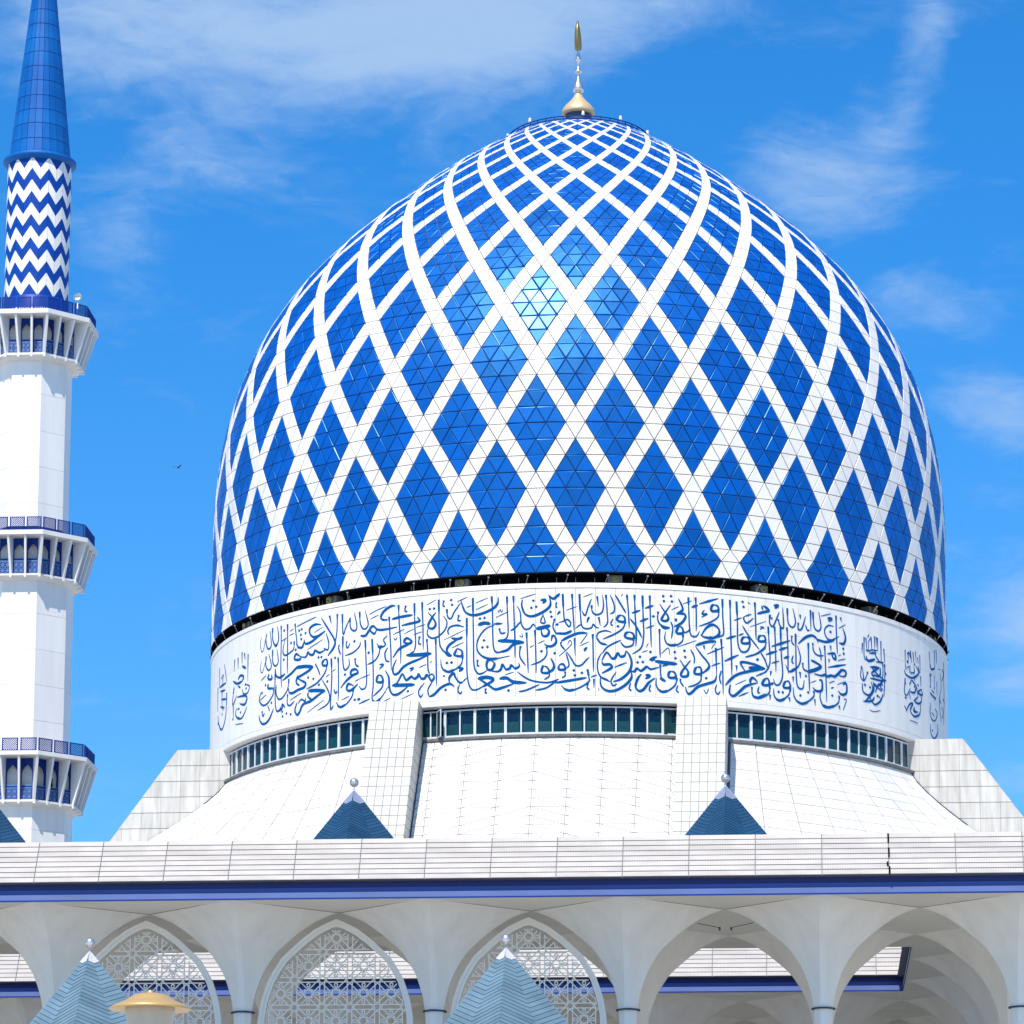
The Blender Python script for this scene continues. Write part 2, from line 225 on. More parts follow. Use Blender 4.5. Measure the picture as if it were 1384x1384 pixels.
MT['blue'].node_tree.nodes['Principled BSDF'].inputs['Specular Tint'].default_value = (.10, .70, 1, 1)
CALLIGRAPHY = {
 'main': """a2214,1433 2197,1337 2221,1233 2248,1264 2281,1423 2293,1447|b2293,1441 2276,1379 2295,1272 2325,1240 2353,1288 2333,1474|b2367,1502 2369,1361 2399,1268 2437,1285 2447,1371 2428,1500|c2393,1281 2410,1254 2434,1269|a2220,1105 2202,1020 2222,958 2246,984 2286,1129|b2286,1152 2281,1041 2318,962 2358,1006 2320,1174|b2371,1215 2374,1058 2408,991 2446,1036 2427,1209|b2477,1496 2480,1249 2480,915 2493,688|b2555,1495 2559,1171 2559,848|b2641,1476 2657,1310 2668,1195|b2634,1250 2630,1151 2581,1109 2524,1097 2503,1165 2527,1314|c2409,958 2421,865 2470,823 2533,855|b2410,890 2409,712 2422,441 2455,388 2486,435|a2661,1431 2769,1467 2873,1500|a2852,1300 2939,1349|a2582,1392 2627,1413|a2578,1338 2632,1356|a2782,1098 2941,1189|a2485,1293 2547,1319|c2922,1387 2860,1403 2807,1368 2807,1301 2844,1247 2897,1255|c2966,1293 2897,1244 2827,1191 2763,1180 2744,1241|c2744,1208 2726,1146 2683,1158 2658,1220|.2690,1372 2719,1381 2710,1311 2715,1254 2515,1423 2599,1237 2761,1319 2515,1044 2654,1132|c2925,1469 2991,1320 3059,1149 3052,1063 2994,966|b3081,1485 3079,1254 3063,1115|b2975,1258 3001,1130 2993,1044 2951,1076|c2968,1050 2925,1028 2899,1034 2864,1065 2846,1020 2810,1029 2792,1062 2765,1008 2708,1029|c2708,1029 2660,1075 2641,1014 2699,993 2718,1026|b3006,1481 3024,1378|.2900,968 2930,966|b3129,1473 3135,1240 3147,1216 3163,1289 3205,1411|b3201,1401 3206,1279 3242,1227 3264,1277 3240,1458|b3136,1185 3138,900 3147,777 3167,745 3198,799 3194,887|b3108,1082 3097,1041 3118,948|b3158,928 3236,955 3289,1020 3296,1073|b3172,1111 3169,1046 3185,1026 3204,1082|.3243,1095|b3252,875 3256,797 3287,758|b3028,925 3035,661 3025,301 3042,287 3054,317|b3094,921 3100,646 3099,362|a3042,757 3071,773|.3065,922|c2969,929 2944,902 2944,858 2987,847 2986,913 2969,929|b2991,846 2962,743 2886,641 2779,591|b2865,899 2893,826 2920,732|c2503,775 2604,836 2681,903 2748,886|d2662,897 2757,889 2848,860|c2848,860 2794,818 2721,782 2664,764|c2673,761 2722,716 2769,670 2751,620 2685,604 2627,580 2587,596 2576,655|c2683,792 2664,708 2703,654|b2580,776 2566,646 2506,552 2453,550 2424,641 2428,740|.2795,735 2850,705 2908,614 2993,637|d2797,564 2887,547 2973,521|c2973,521 2905,483 2826,425 2744,401 2707,311 2679,285 2654,346 2677,440|c2797,542 2798,487 2844,431|b2687,426 2724,472 2762,440 2771,482|b2567,579 2564,458 2599,427 2648,470|c2444,391 2497,410 2507,463 2539,410|a2598,494 2723,555|b2937,672 2998,526 3016,424 2992,342 2898,287|a2791,285 2957,404|c2330,914 2314,852 2366,836 2359,894|c2321,782 2316,728 2379,710|b2385,719 2386,630 2319,537 2248,524 2197,606 2220,700|c2194,406 2214,321 2264,274 2334,310 2394,438|b2237,449 2250,378 2274,416|b2314,505 2344,419|a2210,603 2294,651|a2218,858 2290,904|.2280,778 2233,691 2365,524 2503,369 2555,333 2509,307 2606,309|b3056,524 3073,466 3089,495|c3121,521 3168,598 3231,661 3276,684 3261,731 3222,728 3215,675 3269,675|.3160,687 3252,346 3283,345|c3239,528 3192,560 3177,498 3201,471 3232,486 3278,542|b3240,495 3225,389 3171,303 3115,282 3078,355|c3091,309 3123,280 3171,303|a3131,366 3201,405|a2976,696 3013,726|a3250,580 3292,604|b3287,1465 3296,1299 3330,1231 3364,1284 3336,1470|a3374,1408 3444,1453 3516,1482|a3386,1350 3452,1386|c3594,1473 3559,1479 3502,1430 3473,1360 3488,1319 3531,1310|c3563,1310 3644,1327 3733,1334|c3767,1306 3788,1260 3774,1240 3713,1228 3644,1213|c3610,1203 3503,1190 3445,1202 3408,1253 3379,1215 3416,1153 3438,1203|c3379,1226 3342,1146 3297,1156|b3542,1346 3550,1116 3559,897 3563,668|b3618,1484 3627,1211 3639,991 3640,731|b3746,1484 3751,1190 3758,1015 3755,918 3742,855|b3807,1484 3815,1179 3819,876|b3936,1497 3940,1161 3945,944 3968,855 4000,802|b3846,1012 3853,849 3857,632 3871,566|b3915,1002 3919,732 3924,408|a3840,1441 3919,1500|.3867,1388 3900,1389 4030,1479 4037,1418|c3854,1347 3894,1265 3914,1186 3888,1136 3855,1173 3881,1267 3914,1338|b3973,1286 3999,1207 3986,1111 3934,1032 3882,1018 3849,1077 3861,1172|b3678,1463 3671,1399 3692,1384|b3975,1481 3969,1417 3985,1404|b4089,1282 4082,1218 4105,1210|b3998,1369 4005,1271 4031,1246 4056,1329 4101,1432|a4075,1451 4152,1502|b4127,1126 4076,1154 4025,1139 4006,1087 4019,1042|a3974,978 4134,1088|c4118,1003 4083,980 4032,998|c4077,970 4019,913 4000,840 4039,770|c3981,842 4007,785 4039,776|a4036,873 4125,933|c4077,863 4065,821 4058,779 4110,762 4112,826 4077,863|b4119,772 4110,665 4059,596 4001,576 3962,640 3955,749|c3975,611 4014,574 4059,601|.4001,689 4036,690|a3578,1111 3665,1166|a3666,1106 3747,1158|a3761,1172 3835,1198|a3741,1083 3808,1110|c3577,818 3625,918 3687,961 3728,998 3687,1048 3666,998 3714,979|a3582,1067 3596,1042 3610,1072|b3529,1109 3497,1061 3512,993 3469,968 3439,1028|d3447,978 3498,974|b3469,968 3455,873 3419,804 3360,772|.3370,922|b3533,956 3509,884 3520,795 3549,774|b3339,1092 3348,829 3354,523 3317,465 3287,514|b3399,1091 3408,817 3413,511 3404,340 3430,281 3480,326 3543,466|c3407,317 3437,279 3480,326|b3463,752 3499,745 3463,697|d3684,832 3783,822 3883,823|c3883,823 3783,762 3716,729 3661,684 3620,615 3585,610 3577,688 3605,791|b3749,876 3708,839|c3514,666 3543,574 3551,432 3579,352 3628,354 3697,430|d3572,467 3662,457 3754,448|c3572,472 3614,497 3655,599 3683,518 3717,545 3730,554 3751,524 3777,547 3784,578 3804,521 3831,518 3851,558 3884,478 3904,518 3890,563 3864,545|b3709,655 3743,660 3716,621|a3787,659 3844,694|a3870,717 3887,720|c3460,622 3449,602 3443,538 3493,529 3486,596 3460,622|b3497,539 3486,454 3414,359|.3700,375 3292,345 3992,351|a3646,281 3745,342|a3491,269 3559,312|a3286,602 3383,642|b3288,286 3385,332|b3831,464 3785,363 3799,285 3822,325|b3891,466 3858,374 3865,287|c3865,281 3905,303 3957,382 4021,423 4060,381|c4021,428 4021,503 4053,553 4066,498 4098,430 4123,438|b3969,531 3989,524|b4098,409 4085,335 4102,290 4117,321|c4085,614 4120,605 4091,571|b3789,1053 3782,968 3802,954|c4103,1467 4118,1384 4139,1311 4186,1270 4251,1278 4333,1331 4373,1399 4376,1479|b4192,1487 4195,1203 4199,900 4203,637 4230,534 4265,531 4300,568|b4148,1239 4149,905 4153,522 4177,358 4213,325 4254,351 4294,398|a4213,1419 4303,1476|a4213,1333 4301,1395|a4145,1371 4180,1392|b4329,1494 4336,1291 4339,988 4348,826 4375,783 4432,799|.4245,1220 4278,1225 4628,1417 4614,1327 4648,1339 4750,1271 4756,1211 4275,943 4264,855 4300,858|d4231,1139 4275,1160 4322,1145|c4345,1143 4408,1143|b4351,1128 4293,1093 4246,1006 4223,897 4235,795 4288,720 4352,704 4461,732|c4253,753 4311,708 4381,707|b4440,1484 4443,1282 4449,1040 4432,950 4374,924|d4374,929 4466,917 4564,896|c4564,891 4489,876 4444,808 4380,783|b4386,1085 4397,1023 4432,1026|a4362,1223 4451,1292|a4373,1318 4382,1287 4391,1321 4402,1285 4411,1325|b4486,1486 4492,1178 4498,875 4498,704|b4512,1358 4535,1276 4543,1134 4569,1062 4603,1071 4629,1120 4649,1058|b4466,1048 4501,1086 4540,1165|d4649,1063 4694,1077 4750,1100|b4699,1248 4680,1148 4711,1137 4699,1228|c4683,1057 4694,976 4728,975 4739,1035 4717,1066|c4551,1437 4546,1356 4569,1254 4614,1221 4671,1249 4733,1317 4750,1387 4736,1489|c4739,1479 4767,1437 4795,1467 4815,1502|a4537,1448 4642,1502|c4677,1420 4716,1424 4694,1379|b4795,1396 4787,1346 4798,1320|c4784,1104 4807,1119|b4779,1185 4767,1084 4790,1003 4807,1001|b4795,1235 4818,1275 4801,1255|a4529,984 4552,963 4546,1013|b4580,1021 4587,770 4593,508|b4640,1049 4646,767 4649,506|a4603,829 4632,858|a4660,877 4708,915|c4705,875 4728,844 4762,843 4790,893 4779,963 4762,964 4756,904|b4722,834 4722,734 4683,655 4609,608|b4538,853 4533,722 4575,604|.4686,780 4779,752|c4329,686 4305,688 4294,629 4306,573 4335,575 4352,644 4329,686|c4300,568 4369,542 4398,570 4410,630 4433,568 4461,576 4473,615 4501,573 4530,602 4524,642|b4229,705 4229,635 4244,623|a4427,498 4490,529|d4230,464 4294,478 4352,453|c4236,463 4277,419 4318,366 4358,322 4410,339 4490,383|c4352,443 4318,406 4265,360|d4387,451 4439,457 4490,404 4581,389|b4516,532 4559,470 4615,417 4695,389 4751,392 4807,431|b4525,281 4581,298 4672,365|b4644,296 4723,323 4807,431|c4706,594 4694,584 4689,514 4740,513 4728,573 4706,594|b4740,513 4740,463 4706,424|c4740,513 4768,552 4773,612 4751,693|.4453,301|b4289,338 4286,288 4300,282|b4118,435 4150,482|b4835,1496 4840,1315 4849,1163 4880,1082 4891,1132 4869,1173 4840,1153 4807,1134|c4790,1003 4852,997 4900,1032|b4900,1495 4908,1263 4917,1001|b4919,941 4922,720|b4953,1495 4959,1263 4970,1092 5004,1057 5038,1072 5049,1113 5071,1073 5091,1073|b4925,1062 4970,1122|a4979,1455 5046,1501|b4970,1283 4993,1223 5015,1334 5038,1435|b5038,1354 5043,1274 5071,1234 5111,1265 5122,1366 5114,1487|b5077,1466 5086,1335|b5139,1487 5148,1266 5150,1135 5122,1074|b5168,1488 5196,1368 5196,1277 5167,1246|b5004,1162 5021,1203 5004,1132|b5088,1204 5100,1093|c5204,1489 5247,1360 5281,1260|c5309,1191 5354,1093 5394,954|b5287,1493 5298,1271 5303,1070|b5341,1495 5346,1223 5354,1012 5351,851|b5398,1489 5403,1176 5406,995 5388,833 5325,749|b5450,1492 5455,1179 5460,837|c5321,1262 5383,1301|c5415,1328 5478,1368|a4860,1289 4936,1339|c5377,1159 5440,1204|b5420,1076 5481,1116|a5391,773 5434,800|.5475,1231 5224,1092 5454,782 5379,717 5362,646 5399,653 4914,535 4970,504 4921,474|c5247,1234 5227,1218 5218,1167 5269,1149 5269,1209 5247,1234|b5275,1149 5258,1068 5201,995 5116,928|b5178,1015 5133,1034 5083,1002 5077,932 5111,872 5150,858|c5077,942 5099,882 5144,858|b5246,921 5190,874 5144,823 5113,752|c5303,1025 5280,1008 5275,958 5331,940 5332,1001 5303,1025|b5334,930 5326,860 5274,837 5241,896|b5190,1186 5173,1125 5190,1096|c4824,902 4874,952 4947,1001 5009,1001|a5009,991 4981,921 4959,871|b4824,892 4824,852 4852,791|b4863,771 4897,680 4925,600 4964,600 4998,660 5020,700|a4869,861 4886,911 4897,861 4841,761 4807,712|a4953,840 5021,896|b4981,790 5004,821 4987,770|b5046,992 5049,761 5051,520|b5054,430 5054,320|b5032,450 5077,480|c4784,381 4891,410 5004,444|b5009,550 5020,440 5020,400 4975,339 4908,289 4863,290 4824,350|c4841,310 4880,285 4919,297|c4813,611 4807,551 4852,550 4841,611 4813,611|b4858,560 4880,600 4869,690 4857,761|b4852,520 4852,470 4829,440|b5018,389 5006,329 5023,289|c5110,661 5144,762 5178,693 5201,694 5223,755 5240,715 5269,726 5280,787|c5110,651 5122,611 5167,613 5178,573 5110,501|b5111,762 5082,661 5082,530 5105,451 5155,402|c5110,451 5167,397|c5189,398 5246,435 5302,527 5320,638 5303,738 5280,787|c5099,451 5105,341 5150,282 5212,293 5279,366 5319,458 5314,548|b5198,578 5286,642|b5212,524 5175,412 5189,348 5217,374|c5308,548 5336,529 5359,570 5382,541 5405,563 5428,594 5456,566 5514,595|c5451,696 5503,725|d5445,686 5485,688|c5485,457 5439,394 5404,312 5370,290 5347,349 5365,450 5388,501|c5416,493 5450,485 5416,443|b5313,387 5302,317 5319,288|b5456,375 5444,314 5456,285|a5088,320 5088,280|a5247,1471 5258,1501|a5423,835 5440,896|c5522,1390 5552,1309 5582,1238 5576,1186 5540,1183 5540,1224 5600,1386|b5510,1295 5507,1191 5534,1120 5594,1099|c5528,1124 5552,1090 5594,1099|.5547,1491 5552,1429 5604,1496 5610,1429|c5658,1470 5685,1373 5685,1321 5642,1275|c5642,1275 5697,1281 5709,1240 5679,1164 5624,1112|a5606,1324 5661,1371|a5691,1406 5756,1454|c5752,1370 5802,1402|c5811,1419 5955,1506|b5731,1494 5734,1295 5739,1107 5751,1015 5788,1008 5813,1074|b5784,1499 5789,1301 5788,1071|b5648,1213 5633,1201 5648,1182|c5666,1121 5654,1109 5642,1035 5690,1040 5684,1102 5666,1121|b5696,1040 5727,1064 5745,1108|b5690,1019 5684,935 5635,878 5581,884 5557,955 5564,1049|c5575,892 5605,876 5647,890|b5600,1177 5615,1095 5605,959|c5927,1423 5908,1410 5901,1346 5952,1353 5952,1406 5927,1423|b5958,1344 5951,1269 5894,1199 5807,1136|b5851,1350 5832,1296 5870,1300 5826,1253|c5825,1023 5863,1122 5913,1170 5957,1123 5957,1050 5912,1002 5850,1005 5819,1033|b5987,1505 5989,1275 5995,1076 5969,1031 5912,1002|d5862,996 5925,1004|b5519,1077 5521,879 5524,713|a5533,766 5581,842 5593,760|a5647,858 5788,956|b6045,1503 6049,1126 6054,813 6056,552|b6096,1490 6102,1239 6104,977 6129,866 6175,873 6202,961 6196,1033|c6169,1050 6143,1035 6136,971 6195,981 6189,1043 6169,1050|b6141,1192 6189,1074 6275,910|c6014,1006 6091,1054|c6000,721 6109,816|b6111,1062 6150,1094|b6076,1245 6138,1292|b6158,1311 6214,1347|.6145,1493 6152,1431 6261,782 5860,490 5629,794 5634,717 5700,817 5705,739|b6158,1311 6151,1278 6177,1230 6230,1302|b6242,1504 6247,1263 6249,1032|a6203,1187 6331,1278|a6185,1494 6205,1477|b6283,1164 6311,1211|b6329,941 6255,854 6162,797|c5937,964 5862,944 5782,893|a5937,953 5899,865|c5781,882 5824,783 5874,685 5880,623 5830,544|c5793,623 5780,601 5774,538 5823,543 5818,616 5793,623|b5823,523 5817,449 5774,393 5725,367|b5843,900 5849,848|b5745,837 5772,746 5771,663|c5665,704 5695,624 5725,564 5719,501 5676,497 5683,560 5744,701|b5670,465 5670,424 5694,364|c5706,365 5718,294 5743,286 5798,374 5873,424 5923,461 5939,536|b5934,880 5939,526|b5868,793 5997,899|b5898,646 5968,696|b5975,1000 5984,698 5988,303|b5974,593 5961,508 5973,426|c6005,420 6076,544 6167,610 6321,677|d6187,665 6254,671 6321,677|c6321,677 6234,715 6142,731 6128,698 6174,590|b6092,682 6095,610|c5604,553 5586,531 5586,474 5634,478 5628,534 5604,553|b5643,473 5634,390 5586,313 5532,288 5496,358 5496,462|c5502,328 5538,289 5580,307|d5485,669 5562,654 5647,645|c5538,610 5604,657|b5524,630 5529,475 5562,415|d5520,458 5562,425|b5652,381 5640,318 5658,288|b5941,422 5928,348 5947,298 5966,342|a5841,348 5860,298 5879,362|c6259,499 6220,545 6199,500 6212,460|c6259,488 6166,432 6120,363 6068,293 6036,330 6043,435|a6082,435 6167,510|b6107,293 6185,357|b6212,429 6218,325 6252,299 6325,363|b6288,860 6328,783|b6327,636 6246,570|c6261,1362 6321,1396 6366,1416|d6310,1475 6363,1427|c6299,1473 6306,1417|c6397,1492 6436,1500 6405,1459|b6366,1370 6362,1265 6388,1224 6419,1322 6443,1420|b6434,1325 6449,1247 6480,1230 6474,1484|b6513,1481 6520,1296 6559,1247 6584,1322 6561,1491|b6381,1338 6381,1303|b6625,1423 6628,1366|b6608,1315 6607,1234 6640,1252 6674,1411|b6673,1306 6689,1240 6710,1245|b6720,1504 6722,1236|b6741,1485 6752,1301 6790,1252 6817,1316 6797,1498|a6818,1451 6915,1505|c6879,1437 6924,1442 6888,1404|b6941,1347 6887,1345 6851,1278 6868,1189 6912,1165 6995,1232|c6772,1143 6858,1128 6948,1174|c6606,1048 6672,1143 6730,1180 6772,1154 6789,1100|.6909,1269 7035,1084 7039,1021|b6965,1494 6967,1272 6974,1005|b7011,1483 7020,1426|a6991,1337 7062,1402|c7033,1348 7060,1237 7040,1150 6994,1150|a6983,983 7011,1002|a6977,918 7057,961|b6350,1217 6356,1010 6363,850 6358,734 6324,636 6250,577|b6403,1227 6409,974 6411,651|b6453,1225 6458,868 6468,639 6444,508 6406,489 6391,556|b6508,1236 6514,994 6515,648|c6375,967 6534,1073|c6329,855 6424,919|c6436,933 6510,982|b6374,754 6439,795|c6478,837 6525,869|b6583,1170 6584,893 6586,604 6601,492 6642,488 6655,595|b6550,1140 6550,1059 6573,1018|b6597,1023 6625,878 6603,758 6531,674 6493,759|c6523,672 6603,746|b6560,888 6548,816 6564,784|b6696,1079 6698,801 6703,466|b6738,1088 6745,985 6787,937 6839,949|b6797,1044 6813,966 6813,873|b6849,1079 6856,836 6864,362|b6907,1093 6911,1024|c6875,980 6946,998 6955,930 6928,947 6919,1003|b6892,915 6891,868|d6685,705 6752,743 6821,799|c6821,805 6769,840 6719,863|b6644,813 6652,733 6701,709|c6751,696 6811,686 6855,708 6872,689 6908,709 6943,706 6980,749 7018,805 7060,792 7045,730 6989,728|c6882,807 7061,886|.6258,780 6432,402 6467,402 6621,392 6691,446 6918,455 6672,650|c6331,556 6312,530 6297,470 6353,480 6346,548 6331,556|c6360,481 6391,509|b6357,469 6352,376 6292,309 6233,300 6208,387|c6219,315 6263,298 6307,323|c6499,552 6483,526 6475,467 6530,478 6522,545 6499,552|b6534,467 6513,371 6443,295 6397,338 6390,440|c6405,311 6443,295 6490,332|b6369,655 6365,597|b6619,692 6623,611|b6558,622 6558,552|c6733,519 6766,480 6818,502 6819,619 6793,624|b6741,474 6740,405 6681,323 6616,293 6568,358 6557,483|c6576,325 6632,290 6690,325|a6713,572 6768,613|c6978,527 7015,490 7062,524 7063,641 7025,620|b6987,471 6977,376 6904,301 6833,297 6800,406 6809,489|c6825,318 6877,295 6949,335|a6889,611 6943,647|a6970,607 7054,668|b6906,546 6933,563|b6271,443 6259,372 6278,364|b6360,355 6359,286|b6521,349 6528,293|b6749,372 6756,292|b6985,343 6994,287|a7033,436 7061,431 7026,295|b6288,871 6317,796 6347,674|b6283,1204 6320,1188|c6297,1092 6275,1076 6271,1018 6323,1027 6319,1084 6297,1092|b6330,1017 6318,946 6251,853 6164,793""",
 'm1': """b7264,1299 7261,1054 7280,1004|b7244,1215 7237,1081|b7284,1293 7292,1140|b7344,1322 7352,1157|b7386,1345 7389,1168|b7423,1334 7426,1168|b7292,1140 7322,1132 7352,1157 7389,1157 7426,1173|b7465,1302 7467,1024|b7502,1213 7511,1037|d7281,1059 7310,1001 7392,1047|c7321,1104 7404,1128|c7402,1016 7500,1033|d7329,929 7444,950|c7444,950 7348,856 7379,809|c7339,943 7400,871 7507,801|c7327,784 7452,786 7530,808|b7230,913 7219,777 7257,732 7298,843|c7237,693 7245,585 7314,559 7356,648 7337,742|.7266,679 7325,662 7520,894 7412,575|c7377,731 7429,679 7472,647|c7430,746 7386,612|c7244,463 7343,490 7375,553|c7304,568 7343,490 7384,456 7448,518 7482,616|b7511,1014 7507,790 7493,586|b7417,587 7449,551|a7317,372 7352,359 7393,370 7447,396|b7304,1305 7322,1349|a7317,1136 7313,1246 7344,1311|c7286,1122 7310,1145|b7352,1102 7368,1140|c7394,1147 7398,1093 7445,1028|c7280,1015 7310,990|c7455,953 7442,838 7369,840|b7252,731 7241,894|c7496,798 7408,696 7367,729|c7474,792 7451,708 7483,672|b7482,583 7427,490|c7362,749 7371,652 7334,565 7263,463|b7478,1027 7487,940 7480,805|b7407,1340 7407,1207|.7505,996 7298,843 7454,875 7473,736""",
 'm2': """b7809,1297 7806,1139|b7857,1290 7854,1131|b7894,1314 7912,1161|b7938,1306 7950,1174|b7984,1332 7996,1189|b8064,1314 8067,1076|c7791,1032 7816,973 7930,964 8042,1068 8027,1154|c7917,1027 7962,1042|b7832,1068 7889,1109|c7900,932 7989,870 8018,743|c7882,768 7956,780 7989,870|c8087,867 8019,800 8102,793 8087,867|b7802,923 7785,738 7825,706 7883,814|.8034,1088 8021,897 7801,856 7804,666 7958,539|c7939,673 8015,652 8083,707 8068,793|c7807,487 7864,594 7923,623 7877,519 7949,463 8045,526 8065,668|b7781,558 7821,503|a7867,393 8009,391|b7818,1041 7806,1127|c7987,1141 8058,1074|b7873,1013 7889,1086|b7962,1053 7949,1128|c7960,940 7946,992|c8018,743 7938,662|c7870,855 7900,920|c7880,678 7868,753|c7952,587 7935,526 8013,539|b8074,1033 8074,897|b7836,1250 7878,1275 7891,1211|b8022,1266 8036,1180|.7841,1150 7965,1156 7902,1023 7958,860""",
 'm3': """b8271,1431 8286,1242|b8408,1492 8411,1251|b8460,1522 8479,1333|b8283,1149 8287,968|b8395,1142 8389,980|.8297,1246 8399,1247 8287,968 8389,980 8407,837 8322,392|c8274,884 8361,856 8433,857|b8291,753 8266,630 8305,541 8396,547 8464,661 8403,710|b8308,633 8375,597|c8282,465 8278,350 8364,297 8467,410 8472,526|b8594,1259 8619,1082 8543,849 8593,589|b8761,1459 8742,1196 8748,966 8702,603|c8285,1230 8328,1211 8399,1247|b8271,1100 8326,1141|c8318,933 8386,910|b8469,1099 8467,914|a8518,1278 8597,1306|c8530,890 8606,847|b8669,1332 8726,1283 8659,1166|b8621,806 8692,761 8630,648|c8684,943 8767,903""",
 'm4': """b1758,1284 1745,1128|b1823,1283 1827,1143|b1899,1333 1902,1182|b1943,1307 1959,1217|b2006,1275 2007,914|d1903,1150 1976,1094|c1831,993 1876,1031 1935,1001 1908,946|c1731,1004 1816,944 1908,946|c1833,907 1880,870|b1966,885 2035,842 2010,765 1941,766 1910,839|b1751,912 1722,708 1757,708 1804,788|c1820,762 1969,736 1998,684 1958,623 1869,661|b1808,617 1794,536 1859,463 1933,472 2000,578|b1824,601 1871,597|c1827,494 1889,453|.1736,848 1741,659 1737,496 1887,539 1981,827 1966,885|b1741,659 1745,498|a1797,407 1935,381""",
 'm5': """b1358,1306 1370,1042|b1507,1307 1580,1045|b1466,1181 1471,1050|c1370,1042 1560,1041|c1399,978 1542,950|c1430,859 1588,817|c1408,769 1528,718|b1311,1062 1312,737|b1585,903 1565,588 1470,447 1365,546 1331,666|.1431,1151 1478,1166 1484,712 1462,649 1335,567 1421,463|b1451,949 1458,752""",
}

# ================================================================ GROUND, PODIUM, HALL
g = MB(); g.quad((-7000, -7000, GZ), (7000, -7000, GZ), (7000, 7000, GZ), (-7000, 7000, GZ)); g.build('ground', MT['ground'], None, kind='structure')
pod = thing('podium', 'pale paved podium carrying the arcades and the mosque hall', 'podium', (X0, D0, GZ), BG)
pm = MB(); pm.box(-75, 75, -112, 60, 0, PZ - GZ); pm.build('paved_terrace', MT['pave'], pod)
hall = thing('prayer_hall', 'white square prayer hall below the big blue dome', 'building', (X0, D0, PZ), BETA)
hm = MB(); hm.box(-33, 33, -33, 33, 0, 31.2 - PZ); hm.build('hall_wall', MT['hall'], hall)

# ================================================================ DOME
dome = thing('mosque_dome', 'huge blue mosque dome wrapped in a white diagonal lattice', 'dome', (X0, D0, 51.83), BETA)
A0 = rad(-5.71404) - BETA; DL = 2 * pi / 128
PROF = [(25, 52.91), (24.97, 57.2), (24.93, 61.4), (24.47, 65.62), (23.42, 69.66), (21.8, 73.27), (19.72, 76.42), (17.5, 78.92), (15.4, 80.98), (13.4, 82.68), (11.65, 84.13), (10.05, 85.38), (8.6, 86.42), (7.35, 87.25), (6.3, 87.92), (5.45, 88.45), (4.7, 88.85)]
def prof(u):   # u in rings, Catmull-Rom
    if u < 0: return (25.0 + .02 * u, 52.91 + u * 4.29)
    i = min(int(u), len(PROF) - 2); t = u - i
    p = [PROF[max(0, min(len(PROF) - 1, i + k))] for k in (-1, 0, 1, 2)]
    return tuple(.5 * (2 * p[1][c] + (p[2][c] - p[0][c]) * t + (2 * p[0][c] - 5 * p[1][c] + 4 * p[2][c] - p[3][c]) * t * t + (3 * p[1][c] - p[0][c] - 3 * p[2][c] + p[3][c]) * t ** 3) for c in (0, 1))
ZD = 51.83
def dv(r, i, off=0.0, g=0.0):        # vertex i of row r, off pushes outward
    R, z = prof(r / 4.0); a = A0 + (i + (r % 2) * .5) * DL
    R1, z1 = prof((r + .5) / 4.0); R0, z0 = prof((r - .5) / 4.0)
    tr, tz = R1 - R0, z1 - z0; l = sqrt(tr * tr + tz * tz); nr, nz = tz / l, -tr / l
    return Vector(((R + nr * off) * sin(a), -(R + nr * off) * cos(a), z + nz * off - ZD))
def isblue(r, cr, ci):               # cr centroid row, ci centroid index
    m = round(cr / 4.0)
    for mm in (m - 1, m, m + 1):
        c = -.5 + 2 * mm; d = (ci - c + 2) % 4 - 2
        if abs(d) + abs(cr - 4 * mm) * .5 < 1.5: return True
    return False
def tri_panel(mb, a, b, c, blue, jit):
    n = (b - a).cross(c - a).normalized()
    if n.dot(Vector((a.x, a.y, 4))) < 0: b, c = c, b; n = -n
    P = [a, b, c]; G, H, BV = .022, .06, (.038 if blue else .02)
    size = (b - a).length; k = min(1, size / 1.0); G *= k; BV *= k; H *= k
    def ins(g, h, j):
        o = []
        for i in range(3):
            p = P[i]; u = (P[i - 1] - p).normalized(); v = (P[(i + 1) % 3] - p).normalized(); s = max(.2, u.cross(v).length)
            o.append(p + (u + v) * (g / s) + n * (h + j[i]))
        return o
    vs = ins(G, -.05, (0, 0, 0)) + ins(G, H * (.74 if blue else .55), (0, 0, 0)) + ins(G + BV, H, jit)
    mb.add(vs, [(6, 7, 8)] + [(i, (i + 1) % 3, 3 + (i + 1) % 3, 3 + i) for i in range(3)] + [(3 + i, 3 + (i + 1) % 3, 6 + (i + 1) % 3, 6 + i) for i in range(3)])
NROW = 63
tris = []
for r in range(-1, NROW):
    o = r % 2
    for i in range(128):
        # up triangle: base on row r, apex on r+1 ; down triangle: base on r+1
        up_ = [(r, i), (r, i + 1), (r + 1, i + (0 if not o else 1))]
        ci = i + o * .5 + .5
        tris.append((up_, isblue(r, r + 1 / 3, ci), ci, r + .33, 0))
        dn = [(r + 1, i), (r + 1, i + 1), (r, i + (1 if not o else 0))]
        ci = i + (1 - o) * .5 + .5
        tris.append((dn, isblue(r, r + 2 / 3, ci), ci, r + .67, 1))
camd = Matrix.Rotation(-BETA, 3, 'Z') @ Vector((-X0, -D0, -51.83))
info = []
for t in tris:
    a, b, c = (dv(*q) for q in t[0]); n = (b - a).cross(c - a) * .5
    ce = (a + b + c) / 3
    if n.dot(Vector((ce.x, ce.y, 4))) < 0: n = -n
    v = (camd - ce).normalized(); info.append(max(0, n.dot(v)))
order = sorted(range(len(tris)), key=lambda k: -info[k])
pick = {True: set(), False: set()}
for k in order:
    s = pick[tris[k][1]]
    if len(s) < 298: s.add(k)
rest = {True: MB(), False: MB()}; cache = {}
